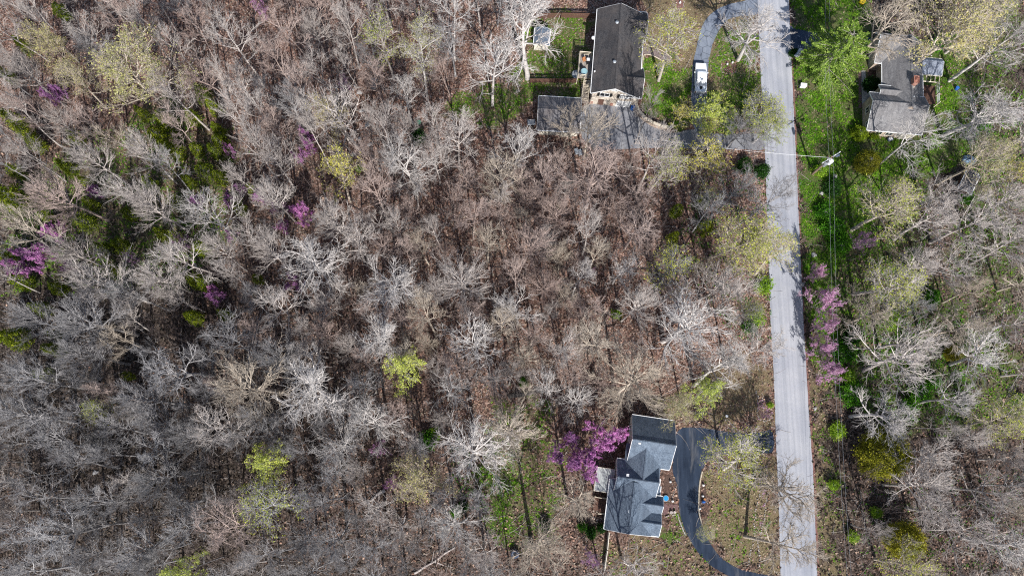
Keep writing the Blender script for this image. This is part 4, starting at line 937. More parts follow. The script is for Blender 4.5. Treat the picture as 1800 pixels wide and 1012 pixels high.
RB = '20 468 20 0|70 440 18 0|100 160 13 0|345 350 12 0|455 345 14 0|495 395 12 0|420 330 10 0|540 255 13 0|372 508 12 0|85 162 15 0|162 333 11 0|90 403 19 0|45 455 28 1|120 468 12 1|405 350 15 0|318 425 14 3|405 412 11 0|230 453 10 3|535 235 14 0|528 272 12 1|526 372 22 0|486 360 14 3|516 500 16 1|376 520 15 0|664 788 16 3|686 850 14 3|1070 765 36 0|1035 812 34 0|998 800 34 1|1040 478 8 3|1440 478 16 2|1456 526 31 2|1455 575 21 2|1448 608 22 2|1460 652 24 2|1523 424 18 3|1040 985 16 3|1347 728 7 3|400 262 9 1|455 12 13 3|605 145 12 3'
UND = '1513 233 14 round0|1537 236 8 round0|1527 283 22 olive0|1529 147 11 dark0|1545 147 10 dark0|1556 112 8 round0|1467 400 20 under0|1450 372 15 under0|1478 430 18 under0|1488 620 18 under0|1500 690 20 under0|1618 690 18 under0|1640 670 12 under0|1600 715 14 under0|1473 755 13 under1|1466 852 9 under1|1500 942 9 under1|1541 900 9 under1|1566 700 8 under1|1492 660 14 under1|1465 330 14 dark0|1440 300 10 under1|1500 590 16 dark0|1085 552 8 under1|1025 925 8 under0|1040 937 9 dark0|1058 928 8 dark0|1355 712 5 under1|1580 100 10 under0|1648 78 12 under0|1730 215 14 under0|1700 345 12 under0|755 772 15 under0|765 760 9 under1|735 240 12 dark0|1330 560 13 under1|1345 500 14 under1|1320 575 12 under0|1340 300 12 dark0|1310 290 12 dark0|1320 440 12 under0|1395 92 7 dark0|920 672 8 under0|860 795 9 under0|800 900 9 under0|815 890 8 dark0|632 295 6 under1|985 360 5 under1|960 925 9 dark0|1700 600 12 under0|1570 560 14 under1|1640 520 12 under0|1680 620 14 olive0|1790 700 10 under0'
MESH_H = {'cedar0': 7.5, 'cedar1': 6.5, 'cedar2': 5.5, 'pine0': 15, 'olive0': 8, 'round0': 1.6, 'dark0': 1.6, 'under0': 2.0, 'under1': 1.6}
MESH_R = {'cedar0': 1.9, 'cedar1': 2.2, 'cedar2': 2.0, 'pine0': 6.6, 'olive0': 4.6, 'round0': 1.4, 'dark0': 1.1, 'under0': 1.6, 'under1': 1.2}
TREES = []      # records
rt_ = random.Random(77)
def record(x, y, r, kind, barkn, htree=None):
    if htree is None: htree = min(23., 13.+r*.14+rt_.uniform(-1.5, 2.5))
    if x > 1500 and htree > 13 and y > 280: htree *= .74
    zc = htree*.70
    for _ in range(2):
        wx, wy = P(x, y, zc); rm = r*depth((wx, wy, zc))/F_
    if barkn == 'silver' and x < 640 and y > 470+x*.25 and (int(x*7+y*3) % 10) < 7: barkn = 'grey'  # dimmer light of the lower left put into the bark tint
    return dict(x=x, y=y, r=r, kind=kind, bark=barkn, h=htree, pos=(wx, wy), rm=rm)
for ln in T_.replace('\n', '').split('|'):
    a = ln.split(); 
    if len(a) < 5: continue
    x, y, r = float(a[0]), float(a[1]), float(a[2]); k = a[3]
    ht = None
    if k == 'pine0': ht = 15
    elif k == 'olive0': ht = 7
    elif x > 1385 and y > 840 and x < 1420: ht = 15
    elif r < 20 or (x, y) == (1268, 190): ht = 5 if r < 20 else 12
    ht = {(1268, 190): 7, (1240, 218): 5, (1248, 302): 12.5, (1300, 230): 9, (1283, 810): 11, (1203, 190): 6, (1328, 188): 9, (1345, 225): 8}.get((int(x), int(y)), ht)
    TREES.append(record(x, y, r, k, a[4], ht))
# two trees whose trunks the photograph shows leaning out over the road are placed by their feet
heroN = len(TREES)
for s_ in CED.split('|'):
    x, y, r = map(float, s_.split()); r *= .84; TREES.append(record(x, y, r, rt_.choice(['cedar0', 'cedar1', 'cedar2']), 'grey', 3.5+r*.22))
for s_ in RB.split('|'):
    x, y, r, k = s_.split(); TREES.append(record(float(x), float(y), float(r), 'redbud'+k, 'silver', 3.5+float(r)*.14))
for s_ in UND.split('|'):
    x, y, r, k = s_.split(); TREES.append(record(float(x), float(y), float(r), k, 'grey', {'olive0': 4.0}.get(k, 1.2+float(r)*.05)))
# rest of the wood, filled in between the trees placed above
def px_inside(poly, x, y): return bool(inside(np.array([x]), np.array([y]), poly)[0])
NOF = [[(925, -60), (1800, -60), (1800, 20), (1700, 180), (1690, 300), (1600, 330), (1560, 300), (1440, 480), (1440, 560), (1470, 720), (1510, 1100), (1235, 1100), (1000, 960), (880, 960), (850, 800), (880, 700), (1000, 720), (1080, 725), (1100, 640), (1330, 560), (1335, 280), (1000, 275), (930, 250), (800, 215), (790, 150), (900, 100)]]
fl = random.Random(11); tries = 0; nfill = 0
while tries < 60000 and nfill < 190:
    tries += 1
    x = fl.uniform(-30, 1830); y = fl.uniform(-25, 1035); r = fl.uniform(20, 36)
    tall = x < 620 and y < 330
    if px_inside(NOF[0], x, y): continue
    if 1240 < x < 1360 and y > 240: continue
    if any((t['x']-x)**2+(t['y']-y)**2 < ((t['r']+r)*(.95 if t['kind'][:4] in ('redb', 'ceda', 'lime', 'pine', 'oliv') else .62 if x < 1400 else .8))**2 for t in TREES): continue
    k = fl.choice(['slim0', 'slim1', 'slim2', 'slim0', 'dense1', 'spread0'] if tall else ['spread0', 'spread1', 'spread2', 'spread3', 'dense0', 'dense1', 'dense2', 'fine0', 'fine1', 'slim0', 'gnarl2'])
    if 620 < x < 1350 and 280 < y < 720: b = fl.choice(['pink', 'pink', 'silver', 'tan'])
    elif y > 700 and x < 900: b = fl.choice(['grey', 'grey', 'silver'])  # mostly grey bark here, painting in the weaker light
    elif x > 1400: b = fl.choice(['silver', 'grey', 'tan', 'silver'])
    else: b = fl.choice(['silver', 'pink', 'silver', 'grey'])
    rec = record(x, y, r, k, b, fl.uniform(12, 18)); q = Q((*rec['pos'], 0))
    if px_inside(NOF[0], *q): continue
    TREES.append(rec); nfill += 1
# names, sizes and words
KIND = {'spread': ('bare_tree', 'bare tree'), 'dense': ('bare_tree', 'bare tree'), 'gnarl': ('bare_tree', 'bare tree'), 'slim': ('bare_tree', 'bare tree'), 'fine': ('bare_tree', 'bare tree'),
        'cream': ('budding_tree', 'tree'), 'khaki': ('budding_tree', 'tree'), 'yellow': ('budding_tree', 'tree'), 'lime': ('leafing_tree', 'tree'), 'redbud': ('redbud_tree', 'redbud'),
        'cedar': ('cedar_tree', 'cedar'), 'pine': ('pine_tree', 'pine tree'), 'olive': ('evergreen_tree', 'evergreen'), 'round': ('round_shrub', 'shrub'), 'dark': ('dark_shrub', 'shrub'), 'under': ('green_shrub', 'shrub')}
WORD = {'spread': 'bare tree', 'dense': 'twiggy bare tree', 'gnarl': 'gnarled bare tree', 'slim': 'slender bare tree', 'fine': 'feathery bare tree',
        'cream': 'tree in cream bud', 'khaki': 'tree in olive bud', 'yellow': 'tree in yellow bloom', 'lime': 'tree in lime leaf', 'redbud': 'purple-flowered redbud',
        'cedar': 'dark green cedar', 'pine': 'big feathery green pine', 'olive': 'olive-green evergreen', 'round': 'clipped round shrub', 'dark': 'dark green shrub', 'under': 'bright green shrub'}
LAND = [(1087, 90, 'the black-roofed house'), (983, 205, 'the detached garage'), (1135, 770, 'the blue-roofed house'), (1600, 140, 'the chimney house'), (1230, 141, 'the white pickup'),
        (1465, 274, 'the utility pole'), (705, 662, 'the lone lime tree'), (455, 812, 'the lower lime tree'), (582, 295, 'the yellow-leafed tree'), (220, 112, 'the huge cream-budded tree'),
        (45, 455, 'the widest edge redbud'), (526, 372, 'the magenta redbud'), (90, 403, 'the bright violet redbud'), (376, 520, 'the small violet redbud'), (1560, 798, 'the round olive evergreen'),
        (658, 148, 'the grey boulders'), (905, 970, 'the dark blue tank'), (925, 692, 'the black fallen log'), (1035, 812, 'the redbud thicket'), (1455, 575, 'the roadside redbud row'), (1210, 570, 'the widest white bare tree'),
        (830, 805, 'the yellow-edged white tree'), (525, 672, 'the broad silver tree'), (1285, 805, 'the drive island tree'), (1707, 318, 'the dark little shed'), (330, 1000, 'the bottom-edge lime tree'), (953, 62, 'the little cream shed')]
def direction(dx, dy):
    a = (math.degrees(math.atan2(-dy, dx))+22.5) % 360
    return ['right of', 'up and right of', 'above', 'up and left of', 'left of', 'down and left of', 'below', 'down and right of'][int(a//45)]
ORD = ['first', 'second', 'third', 'fourth', 'fifth', 'sixth', 'seventh', 'eighth', 'ninth', 'tenth', 'eleventh', 'twelfth', 'thirteenth', 'fourteenth', 'fifteenth', 'sixteenth', 'seventeenth', 'eighteenth', 'nineteenth', 'twentieth']
def bk(k): return k.rstrip('0123456789')
cells = {}
for t in TREES:
    fam = KIND[bk(t['kind'])][0]
    best = min(LAND, key=lambda l: math.hypot(l[0]-t['x'], l[1]-t['y']) if math.hypot(l[0]-t['x'], l[1]-t['y']) > 14 else 999)
    t['land'] = best[2]; t['dist'] = math.hypot(best[0]-t['x'], best[1]-t['y']); t['dir'] = direction(t['x']-best[0], t['y']-best[1])
    cells.setdefault((fam, best[2], t['dir']), []).append(t)
BW = {'silver': 'silvery', 'white': 'pale', 'tan': 'tan', 'pink': 'pinkish-brown', 'grey': 'grey', 'dark': 'dark'}
SPECIAL = {(705, 662): 'lone lime-green tree in the middle of the bare woods', (455, 812): 'lime-green leafed tree leaning among grey bare trees, low in the woods', (582, 295): 'yellow-leafed tree at the edge of the purple redbuds',
    (220, 112): 'huge tree in cream bud, widest crown in the upper woods', (1478, 86): 'big feathery green pine beside the road and the chimney house', (1268, 190): 'bright lime-green tree over the driveway below the white pickup',
    (1210, 570): 'widest white-limbed bare tree, between the road and the mid-wood', (526, 372): 'magenta-purple redbud, brightest of those in the middle woods', (45, 455): 'widest purple redbud near the edge of the deep woods',
    (1560, 798): 'round olive-green evergreen standing in the woods beyond the power line', (1283, 810): 'olive-budded tree overhanging the dark driveway loop', (90, 403): 'bright violet redbud, compact, among dark cedars',
    (830, 805): 'wide white-limbed bare tree beside the yellow-edged crown', (928, 66): 'tall white-trunked bare tree near the raised deck yard', (1332, 50): 'white bare tree leaning over the road at the top driveway mouth',
    (1456, 526): 'largest redbud of the row along the road', (1238, 706): 'bright green leafing tree touching the blue-roofed house', (1513, 233): 'clipped round yellow-green shrub at the corner of the chimney house', (376, 520): 'small violet redbud low among grey bare trees',
    (525, 672): 'broad silver bare tree with spreading limbs in the lower woods', (330, 1000): 'lime-green tree cut by the bottom edge of the photo'}
for c, lst in cells.items():
    lst.sort(key=lambda t: t['dist'])
    for i, t in enumerate(lst):
        w = WORD[bk(t['kind'])]; size = ''
        if KIND[bk(t['kind'])][0] == 'bare_tree':
            w = BW[t['bark']]+' '+w
        lab = '%s, %s of its kind %s %s' % (w, ORD[min(i, 19)], t['dir'], t['land']) if len(lst) > 1 else '%s just %s %s' % (w, t['dir'], t['land'])
        if len(lst) > 1 and i == 0: lab = '%s close %s %s' % (w, t['dir'], t['land'])
        elif len(lst) > 1: lab = '%s, %s %s %s' % (w, ORD[i], t['dir'], t['land'])
        t['label'] = SPECIAL.get((t['x'], t['y']), lab)
GROUP = {'bare_tree': 'bare trees of the wood', 'budding_tree': 'trees in bud', 'leafing_tree': 'trees in lime leaf', 'redbud_tree': 'flowering redbuds', 'cedar_tree': 'cedars in the woods', 'green_shrub': 'green shrubs in the undergrowth', 'dark_shrub': 'dark green shrubs', 'evergreen_tree': 'olive evergreens', 'round_shrub': 'clipped round shrubs'}
FIX = {(1332, 50): (1297, 106), (1400, 868): (1327, 848), (1402, 958): (1309, 942), (928, 66): (927, 138), (1478, 86): None, (1283, 810): (1272, 824)}
rp = random.Random(5)
for t in TREES:
    k = t['kind']; fam = KIND[bk(k)][0]; pr = PROTO[k]; H0 = MESH_H.get(k, 18. if not k.startswith('redbud') else 6.5)
    R0 = MESH_R.get(k) or pr['R']; sxy = t['rm']/R0; sz = t['h']/H0
    if fam == 'bare_tree' or k[:4] in ('crea', 'khak', 'yell', 'lime'): sxy *= 1.06
    base = FIX.get((t['x'], t['y']))
    zc_ = pr.get('zc', H0*.62)*sz; loc = P(t['x'], t['y'], zc_); lean = (0, 0)
    if base:
        b = P(*base); lean = ((loc[0]-b[0])/zc_, (loc[1]-b[1])/zc_); loc = b
    root = thing(fam, t['label'], KIND[bk(k)][1], (loc[0], loc[1], 0), 0, GROUP.get(fam))
    rz = rp.uniform(0, 6.283); rot = (0, 0, rz)
    if base: root.rotation_euler = (-lean[1], lean[0], 0)
    elif fam in ('bare_tree', 'budding_tree', 'leafing_tree'): root.rotation_euler = (rp.uniform(-.07, .07), rp.uniform(-.07, .07), 0)
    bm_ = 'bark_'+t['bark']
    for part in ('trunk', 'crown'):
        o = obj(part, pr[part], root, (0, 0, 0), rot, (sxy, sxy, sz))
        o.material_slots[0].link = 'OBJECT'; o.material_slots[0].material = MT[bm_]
    if pr['leaf']: obj('foliage' if fam != 'redbud_tree' else 'blossom', pr['leaf'], root, (0, 0, 0), rot, (sxy, sxy, sz))
print('TREES', len(TREES), 'fill', nfill, {f: sum(1 for t in TREES if KIND[bk(t['kind'])][0] == f) for f in set(KIND[bk(t['kind'])][0] for t in TREES)})

# ------------------------------------------------------------------ undergrowth, litter, grass (uncountable cover)
def scatter(n, seed, poly=None, margin=30):
    rs = np.random.RandomState(seed); out = []
    while sum(map(len, out)) < n:
        x = rs.uniform(-margin, 1800+margin, n); y = rs.uniform(-margin, 1012+margin, n)
        if poly is not None:
            m = np.zeros(n, bool)
            for q in poly: m |= inside(x, y, q)
            x, y = x[m], y[m]
        out.append(np.stack([x, y], 1))
    return np.concatenate(out)[:n]
def p2w(px):
    x, y = px[:, 0], px[:, 1]
    v = np.stack([(x-900)/F_, -(y-506)/F_, -np.ones(len(x))], 1) @ RM.T
    t = -H_/v[:, 2]; return v[:, :2]*t[:, None]
HARD = [ROAD, LOOP, PAD, DRIVE2, DRIVE3]+[[(1030, 25), (1133, 25), (1122, 186), (1018, 186)], [(943, 180), (1018, 186), (1014, 244), (938, 242)], [(1092, 745), (1186, 750), (1178, 835), (1170, 950), (1058, 945), (1065, 830)], [(1525, 75), (1650, 75), (1640, 240), (1525, 240)],
    [(1507, 123), (1527, 123), (1528, 190), (1510, 190)], [(1124, 80), (1184, 90), (1184, 113), (1124, 98)]]
def clear(px):
    m = np.zeros(len(px), bool)
    for q in HARD: m |= inside(px[:, 0], px[:, 1], q)
    return px[~m]
def zone_at(w): return zones(w[:, 0].copy(), w[:, 1].copy())
def quads(name, w, z, size, mat, seed, tilt=.35, aspect=1.5, up=False):
    rs = np.random.RandomState(seed); n = len(w); a = rs.uniform(0, 6.283, n)
    d1 = np.stack([np.cos(a), np.sin(a), rs.normal(size=n)*tilt], 1); d2 = np.stack([-np.sin(a), np.cos(a), rs.normal(size=n)*tilt], 1)
    s_ = (size*rs.uniform(.5, 1.5, n))[:, None]; c = np.stack([w[:, 0], w[:, 1], z+s_[:, 0]*.4], 1)
    d1 *= s_*aspect*.5; d2 *= s_*.5
    V = np.stack([c-d1, c+d2, c+d1, c-d2], 1).reshape(-1, 3); return npmesh(name, V, np.arange(4*n).reshape(-1, 4), mat)
def blades(name, w, size, mat, seed, per=3):
    rs = np.random.RandomState(seed); w = np.repeat(w, per, 0); n = len(w); w = w+rs.normal(size=(n, 2))*.12
    a = rs.uniform(0, 6.283, n); ln = size*rs.uniform(.6, 1.5, n); dx = np.stack([np.cos(a), np.sin(a)], 1)
    b = np.stack([-dx[:, 1], dx[:, 0]], 1)*(ln*.22)[:, None]
    z0 = np.full(n, .002); base1 = np.c_[w+b, z0]; base2 = np.c_[w-b, z0]; tip = np.c_[w+dx*(ln*.75)[:, None], ln*.55]
    return npmesh(name, np.stack([base1, base2, tip], 1).reshape(-1, 3), np.arange(3*n).reshape(-1, 3), mat)
w = p2w(clear(scatter(130000, 1))); g_, d_, t_z = zone_at(w); rs = np.random.RandomState(2)
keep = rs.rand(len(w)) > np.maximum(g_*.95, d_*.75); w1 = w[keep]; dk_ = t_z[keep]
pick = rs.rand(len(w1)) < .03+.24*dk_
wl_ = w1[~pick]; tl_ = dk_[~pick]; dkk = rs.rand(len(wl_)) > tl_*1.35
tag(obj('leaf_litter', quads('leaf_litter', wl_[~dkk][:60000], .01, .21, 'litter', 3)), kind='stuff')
tag(obj('dark_and_dimmed_litter', quads('dark_and_dimmed_litter', wl_[dkk][:50000], .01, .24, 'litter_dark', 33)), kind='stuff')  # dark litter on the right; lower-left leaves darkened to imitate shade
tag(obj('dry_leaves', quads('dry_leaves', w1[pick], .02, .18, 'litter_pale', 4)), kind='stuff')
gk = rs.rand(len(w)) < g_**2*1.1; wg = w[gk]
more = p2w(clear(scatter(60000, 5, [z[2] for z in ZP if z[0] == 'g'] ))); gm = zone_at(more)[0]; more = more[rs.rand(len(more)) < gm**2*1.2]
# grass grows in drifts
al = np.concatenate([wg, more]); dr = np.sin(al[:, 0]*.9+2*np.sin(al[:, 1]*.45))+np.sin(al[:, 1]*1.1+1.5*np.sin(al[:, 0]*.7)); al = al[dr > -.5]
tag(obj('grass', blades('grass', al[:70000], .30, 'grass', 6, 3)), kind='stuff')
dd_ = p2w(clear(scatter(26000, 7, [z[2] for z in ZP]))); zz_ = zone_at(dd_); dd_ = dd_[rs.rand(len(dd_)) < np.maximum(zz_[1]*.9, zz_[0]*.35)]
tag(obj('dry_grass', blades('dry_grass', dd_, .26, 'dead_grass', 8, 3)), kind='stuff')
# fallen sticks
def sticks(n, seed):
    w = p2w(clear(scatter(n*2, seed))); g_, d_, _ = zone_at(w); rs = np.random.RandomState(seed); w = w[rs.rand(len(w)) > np.maximum(g_, d_)*.95][:n]; L_ = []
    for x, y in w:
        a = rs.uniform(0, 6.28); ln = rs.uniform(.8, 3.8); k = rs.normal()*.25; r = rs.uniform(.015, .05)
        L_.append(([Vector((x+math.cos(a+k*f)*ln*f, y+math.sin(a+k*f)*ln*f, .05+.12*rs.rand()*f)) for f in (0, .35, .7, 1)], r, r*.4))
    V, Fq = tubes(L_, 3); return npmesh('fallen_branches', V, Fq, 'sticks')
tag(obj('fallen_branches', sticks(5000, 9)), kind='stuff')
# leafless saplings and brush, too many and too small to tell apart
def sapling(seed, H, n1, n2_, n3_):
    r = random.Random(seed); out = []
    tr = grow_line(Vector((0, 0, 0)), Vector((r.uniform(-.15, .15), r.uniform(-.15, .15), 1)), H, 4, .12, .06, r); out.append((tr, .012*H**.7, .010))
    for k in range(n1):
        p, d = along(tr, .25+.72*k/n1); c = math.radians(r.uniform(25, 60)); d2 = d*math.cos(c)+perp(d, r)*math.sin(c); l = H*.42*(1-.55*k/n1)*r.uniform(.7, 1.2)
        l2 = grow_line(p, d2, l, 4, .22, .09, r); out.append((l2, .015, .008))
        for j in range(n2_):
            q, e = along(l2, r.uniform(.2, .95)); c = math.radians(r.uniform(25, 55)); d3 = e*math.cos(c)+perp(e, r)*math.sin(c)
            l3 = grow_line(q, d3, l*.5*r.uniform(.5, 1.1), 4, .2, .06, r); out.append((l3, .0125, .006))
    return tubes(out, 3)
def thicket(name, n, seed, Hs, mat, n1, n2_, poly=None, excl=True, wfun=None):
    px = clear(scatter(n*4, seed, poly)); w = p2w(px); rs = np.random.RandomState(seed)
    if excl:
        g_, d_, _ = zone_at(w); lawn = inside(px[:, 0], px[:, 1], NOF[0]) & (px[:, 0] < 1440)
        east = inside(px[:, 0], px[:, 1], [(1440, -60), (1700, -60), (1700, 300), (1600, 330), (1480, 300), (1440, 300)])
        k = (rs.rand(len(w)) > np.maximum(g_, d_)*.9) & ~lawn & ~east; w = w[k]; px = px[k]
    if wfun is not None: k = rs.rand(len(w)) < wfun(px); w = w[k]
    w = w[:n]; pr_ = [sapling(seed+k, H, n1, n2_, 0) for k, H in enumerate(Hs)]; Vs = []; Fs = []; off = 0
    for x, y in w:
        V, Fq = pr_[rs.randint(len(pr_))]; a = rs.uniform(0, 6.28); s_ = rs.uniform(.6, 1.3); c, s2 = math.cos(a)*s_, math.sin(a)*s_
        W_ = np.stack([V[:, 0]*c-V[:, 1]*s2+x, V[:, 0]*s2+V[:, 1]*c+y, V[:, 2]*s_], 1); Vs.append(W_); Fs.append(Fq+off); off += len(W_)
    return tag(obj(name, npmesh(name, np.concatenate(Vs), np.concatenate(Fs), mat)), kind='stuff')
thicket('brush', 2200, 21, [1.8, 2.6, 3.4, 2.2], 'thicket', 4, 3)
thicket('saplings', 600, 31, [6.5, 8.0, 9.5, 5.5], 'thicket', 9, 5, wfun=lambda p: np.where(p[:, 0] < 700, .9, np.where(p[:, 0] > 1400, .2, .55)))
# ------------------------------------------------------------------ small things
bo = MB().blob((0, 0, .35), (.62, .58, .55), 3, .14, 12, 7).build('boulder', 'rock', None, (*P(658, 144), 0), smooth=False); tag(bo, 'large rounded grey boulder among brown leaves, upper of the two', 'boulder', 'pair of grey boulders')
bo2 = MB().blob((0, 0, .3), (.5, .62, .45), 6, .16, 12, 7).build('boulder', 'rock', None, (*P(657, 154), 0)); tag(bo2, 'grey boulder touching the lower side of the rounded one', 'boulder', 'pair of grey boulders')
rk = random.Random(9); base_r = [MB().blob((0, 0, .1), (.4, .3, .25), 40+k, .25, 8, 5).build('rock', 'rock') for k in range(3)]
RS = [(626, 153, 'pale rock left of the two boulders'), (632, 163, 'smaller pale rock below left of the boulders'), (636, 196, 'grey rock under the leaning silver tree'), (646, 220, 'flat grey rock in the rock scatter of the middle wood'), (632, 245, 'tall pale rock below the flat one'), (650, 255, 'dark grey rock beside the leaning trunk'), (622, 272, 'bluish rock near the yellow-leafed tree'),
      (668, 298, 'pale rock right of the yellow-leafed tree'), (735, 232, 'pale fallen slab at the foot of a leaning trunk'), (1468, 310, 'pale rock in the verge below the utility pole'), (1430, 448, 'pale stone in the verge above the redbud row'), (1444, 340, 'white stone in the green verge'), (1432, 718, 'pale boulder on the verge beside the road'), (1700, 300, 'grey stone near the tarpaulin heap'),
      (1790, 210, 'grey slab rock near the right edge woods'), (1410, 500, 'pale stone close to the first small redbud'), (168, 830, 'pale rock in the dark lower left woods'), (170, 860, 'large bluish rock in the dark lower left woods'), (1731, 640, 'pale rock between trees in the far right woods')]
for i, (x, y, lb) in enumerate(RS):
    o = base_r[i] if i < 3 else obj('rock', base_r[i % 3].data); o.location = (*P(x, y), 0); o.rotation_euler = (0, 0, rk.uniform(0, 6)); o.scale = (rk.uniform(.8, 1.7), rk.uniform(.8, 1.5), rk.uniform(.6, 1.2)); tag(o, lb, 'rock', 'loose rocks')
def log(a, b, r, mat, label, stubs=2, seed=0):
    A, B = P(*a), P(*b); rr = random.Random(seed); L_ = math.dist(A, B); t = thing('fallen_log', label, 'log', (*A, 0), math.atan2(B[1]-A[1], B[0]-A[0]))
    n = 8; pts = [(L_*k/n, rr.uniform(-.12, .12), r*.85) for k in range(n+1)]
    MB().tube(pts, [r*(1-.45*k/n) for k in range(n+1)], 9).build('log', mat, t)
    for k in range(stubs):
        x = L_*rr.uniform(.3, .9); sd = rr.choice((-1, 1)); MB().tube([(x, 0, r), (x+.6, sd*.7, r*1.4), (x+1.1, sd*1.3, r*1.5)], [r*.35, r*.25, r*.1], 6).build('branch', mat, t)
log((892, 697), (956, 687), .42, 'bark_dark', 'nearly black fallen log at the upper edge of the lower lawn', 0, 1)
log((706, 758), (742, 776), .30, 'bark_silver', 'pale broken log left of the green shrub in the lower woods', 1, 2)
log((551, 602), (568, 645), .30, 'bark_grey', 'dark grey fallen trunk in the woods above the broad silver tree', 0, 3)
log((728, 1006), (800, 962), .18, 'bark_silver', 'long thin pale log near the bottom edge of the photo', 2, 4)
log((880, 642), (896, 640), .22, 'bark_dark', 'short dark log right of the pale tree in mid-wood', 0, 5)
log((676, 860), (650, 880), .28, 'bark_silver', 'thick crooked pale log in the lower woods', 1, 6)
log((702, 945), (712, 905), .16, 'bark_grey', 'thin grey log lying upright in the lower middle woods', 0, 7)
tt = thing('storage_tank', 'dark blue ribbed tank standing at the lawn edge in deep shade', 'tank', (*P(905, 972), 0), .1)
MB().tube([(0, 0, 0), (0, 0, .9), (0, 0, 1.05)], [.62, .62, .5], 18).build('drum', 'tank_blue', tt); MB().tube([(0, 0, 1.05), (0, 0, 1.12)], .25, 12).build('lid', 'black_plastic', tt)
for z in (.3, .6): MB().tube([(0, 0, z), (0, 0, z+.06)], .655, 18).build('rib', 'tank_blue', tt)
def drum(name, px, py, r, h, mat, label, cat, lid=None):
    t = thing(name, label, cat, (*P(px, py), 0)); MB().tube([(0, 0, 0), (0, 0, h*.5), (0, 0, h)], [r*.85, r, r*.95], 14).build('drum', mat, t); MB().tube([(0, 0, h), (0, 0, h+.05)], r*.98, 14).build('lid', lid or mat, t)
drum('blue_barrel', 1111, 192, .36, .95, 'blue_plastic', 'bright blue barrel at the corner of the cream brick end wall', 'barrel', 'blue_plastic')
drum('black_bin', 1110, 187, .38, .9, 'black_plastic', 'black bin just behind the bright blue barrel', 'bin')
drum('bird_bath', 1276, 731, .2, .55, 'white_paint', 'white bird bath alone on the brown lawn by the drive', 'bird bath')
drum('green_bin', 737, 217, .32, .6, 'green_plastic', 'small green bin at the foot of a leaning pale trunk', 'bin')
drum('blue_bin', 1680, 157, .30, .6, 'blue_plastic', 'blue drum on the grass beyond the chimney house porch', 'drum')
drum('flower_pot', 1179, 900, .24, .4, 'stone_pale', 'pale round pot beside the red walk, left one', 'pot'); drum('flower_pot', 1185, 899.5, .2, .4, 'stone_pale', 'pale round pot beside the red walk, right one', 'pot')
drum('flower_pot', 1238, 877, .2, .35, 'orange_clay', 'orange clay pot in the bed beside the dark drive', 'pot')
drum('yellow_bucket', 1618, 96, .26, .5, 'yellow_plastic', 'yellow bucket by the round bed behind the chimney house', 'bucket')
drum('yellow_bin', 1514, 5, .5, .6, 'yellow_plastic', 'yellow box-like bin in the shade at the top edge', 'bin')
pl = thing('wading_pool', 'small oval bright blue pool beside the blue-roofed house', 'pool', (*P(1170, 875), 0), -.5)
MB().tube([(0, 0, 0), (0, 0, .3)], .45, 20).build('basin', 'galvanised', pl); MB().tube([(0, 0, .3), (0, 0, .32)], .38, 20).build('water', 'pool_water', pl)
gb = thing('garden_ornament', 'blue and white garden ornament in the drive-side bed', 'ornament', (*P(1236, 881), 0))
MB().blob((0, 0, .3), (.3, .22, .3), 2, .05, 12, 6).build('globe', 'blue_plastic', gb, smooth=True); MB().tube([(0, 0, 0), (0, 0, .15)], .16, 10).build('base', 'white_paint', gb)
bs_ = thing('small_pool_toy', 'blue and white pedal toy beside the tan end wall of the chimney house', 'toy', (*P(1563, 246), 0)); MB().box((0, 0, .3), (.9, .6, .4), .3).build('body', 'tank_blue', bs_, bevel=.08); MB().box((0, 0, .55), (.5, .4, .12), .3).build('seat', 'white_paint', bs_)
def statue(px, py, label, h=.5):
    t = thing('garden_statue', label, 'statue', (*P(px, py), 0)); MB().tube([(0, 0, 0), (0, 0, h*.2)], .2, 8).build('base', 'stone_pale', t); MB().tube([(0, 0, h*.2), (0, 0, h*.6), (0, 0, h)], [.12, .17, .07], 8).build('figure', 'white_paint', t)
for x, y, lb in ((1278, 114, 'white statue in the round mulch ring, the larger one'), (1287, 111, 'white statue at the upper rim of the round mulch ring'), (1195, 6, 'white statue in the bed above the khaki tree'), (1236, 852, 'white statue at the head of the drive-side bed'), (1235, 871, 'small white statue above the blue ornament'), (1230, 893, 'small white statue below the orange pot'), (1178, 846, 'round white statue in the bed above the little pool'), (1182, 880, 'tiny white statue right of the little pool')): statue(x, y, lb)
mb_ = thing('mailbox', 'brick and grey mailbox pillar beside the dark driveway mouth', 'mailbox', (*P(1399, 100), 0), .9)
MB().box((0, 0, .65), (.6, .6, 1.3)).build('pillar', 'brick_red', mb_); MB().extrude([(-.38, 1.3), (0, 1.62), (.38, 1.3)], (-.9, 0), (.9, 0)).build('roof', 'galvanised', mb_)
sb = thing('utility_box', 'white metal box standing in the green roadside lawn', 'box', (*P(1410, 153), 0), -.1); MB().box((0, 0, .4), (.95, .5, .8)).build('body', 'white_metal', sb, bevel=.02); MB().box((0, 0, .83), (1.05, .6, .06)).build('lid', 'white_metal', sb)
for px, py, lb in ((1013, 268, 'grey cart by the trees under the detached garage'), (1019, 270, 'white cart next to the grey one under the garage')):
    t = thing('yard_cart', lb, 'cart', (*P(px, py), 0), .3); MB().box((0, 0, .45), (.6, 1.0, .35)).build('tub', 'galvanised' if 'grey' in lb else 'cream_paint', t, bevel=.03)
    for a in (-.33, .33): MB().tube([(a, -.2, .22), (a*1.2, -.2, .22)], .22, 12).build('wheel', 'rubber', t)
    MB().tube([(0, -.5, .5), (0, -1.1, .7)], .03, 6).build('handle', 'rubber', t)
tr_ = thing('utility_trailer', 'small dark trailer with pale rail at the end of the garage', 'trailer', (*P(934, 218), 0), .05); MB().box((0, 0, .5), (1.3, .9, .12)).build('bed', 'galvanised', tr_)
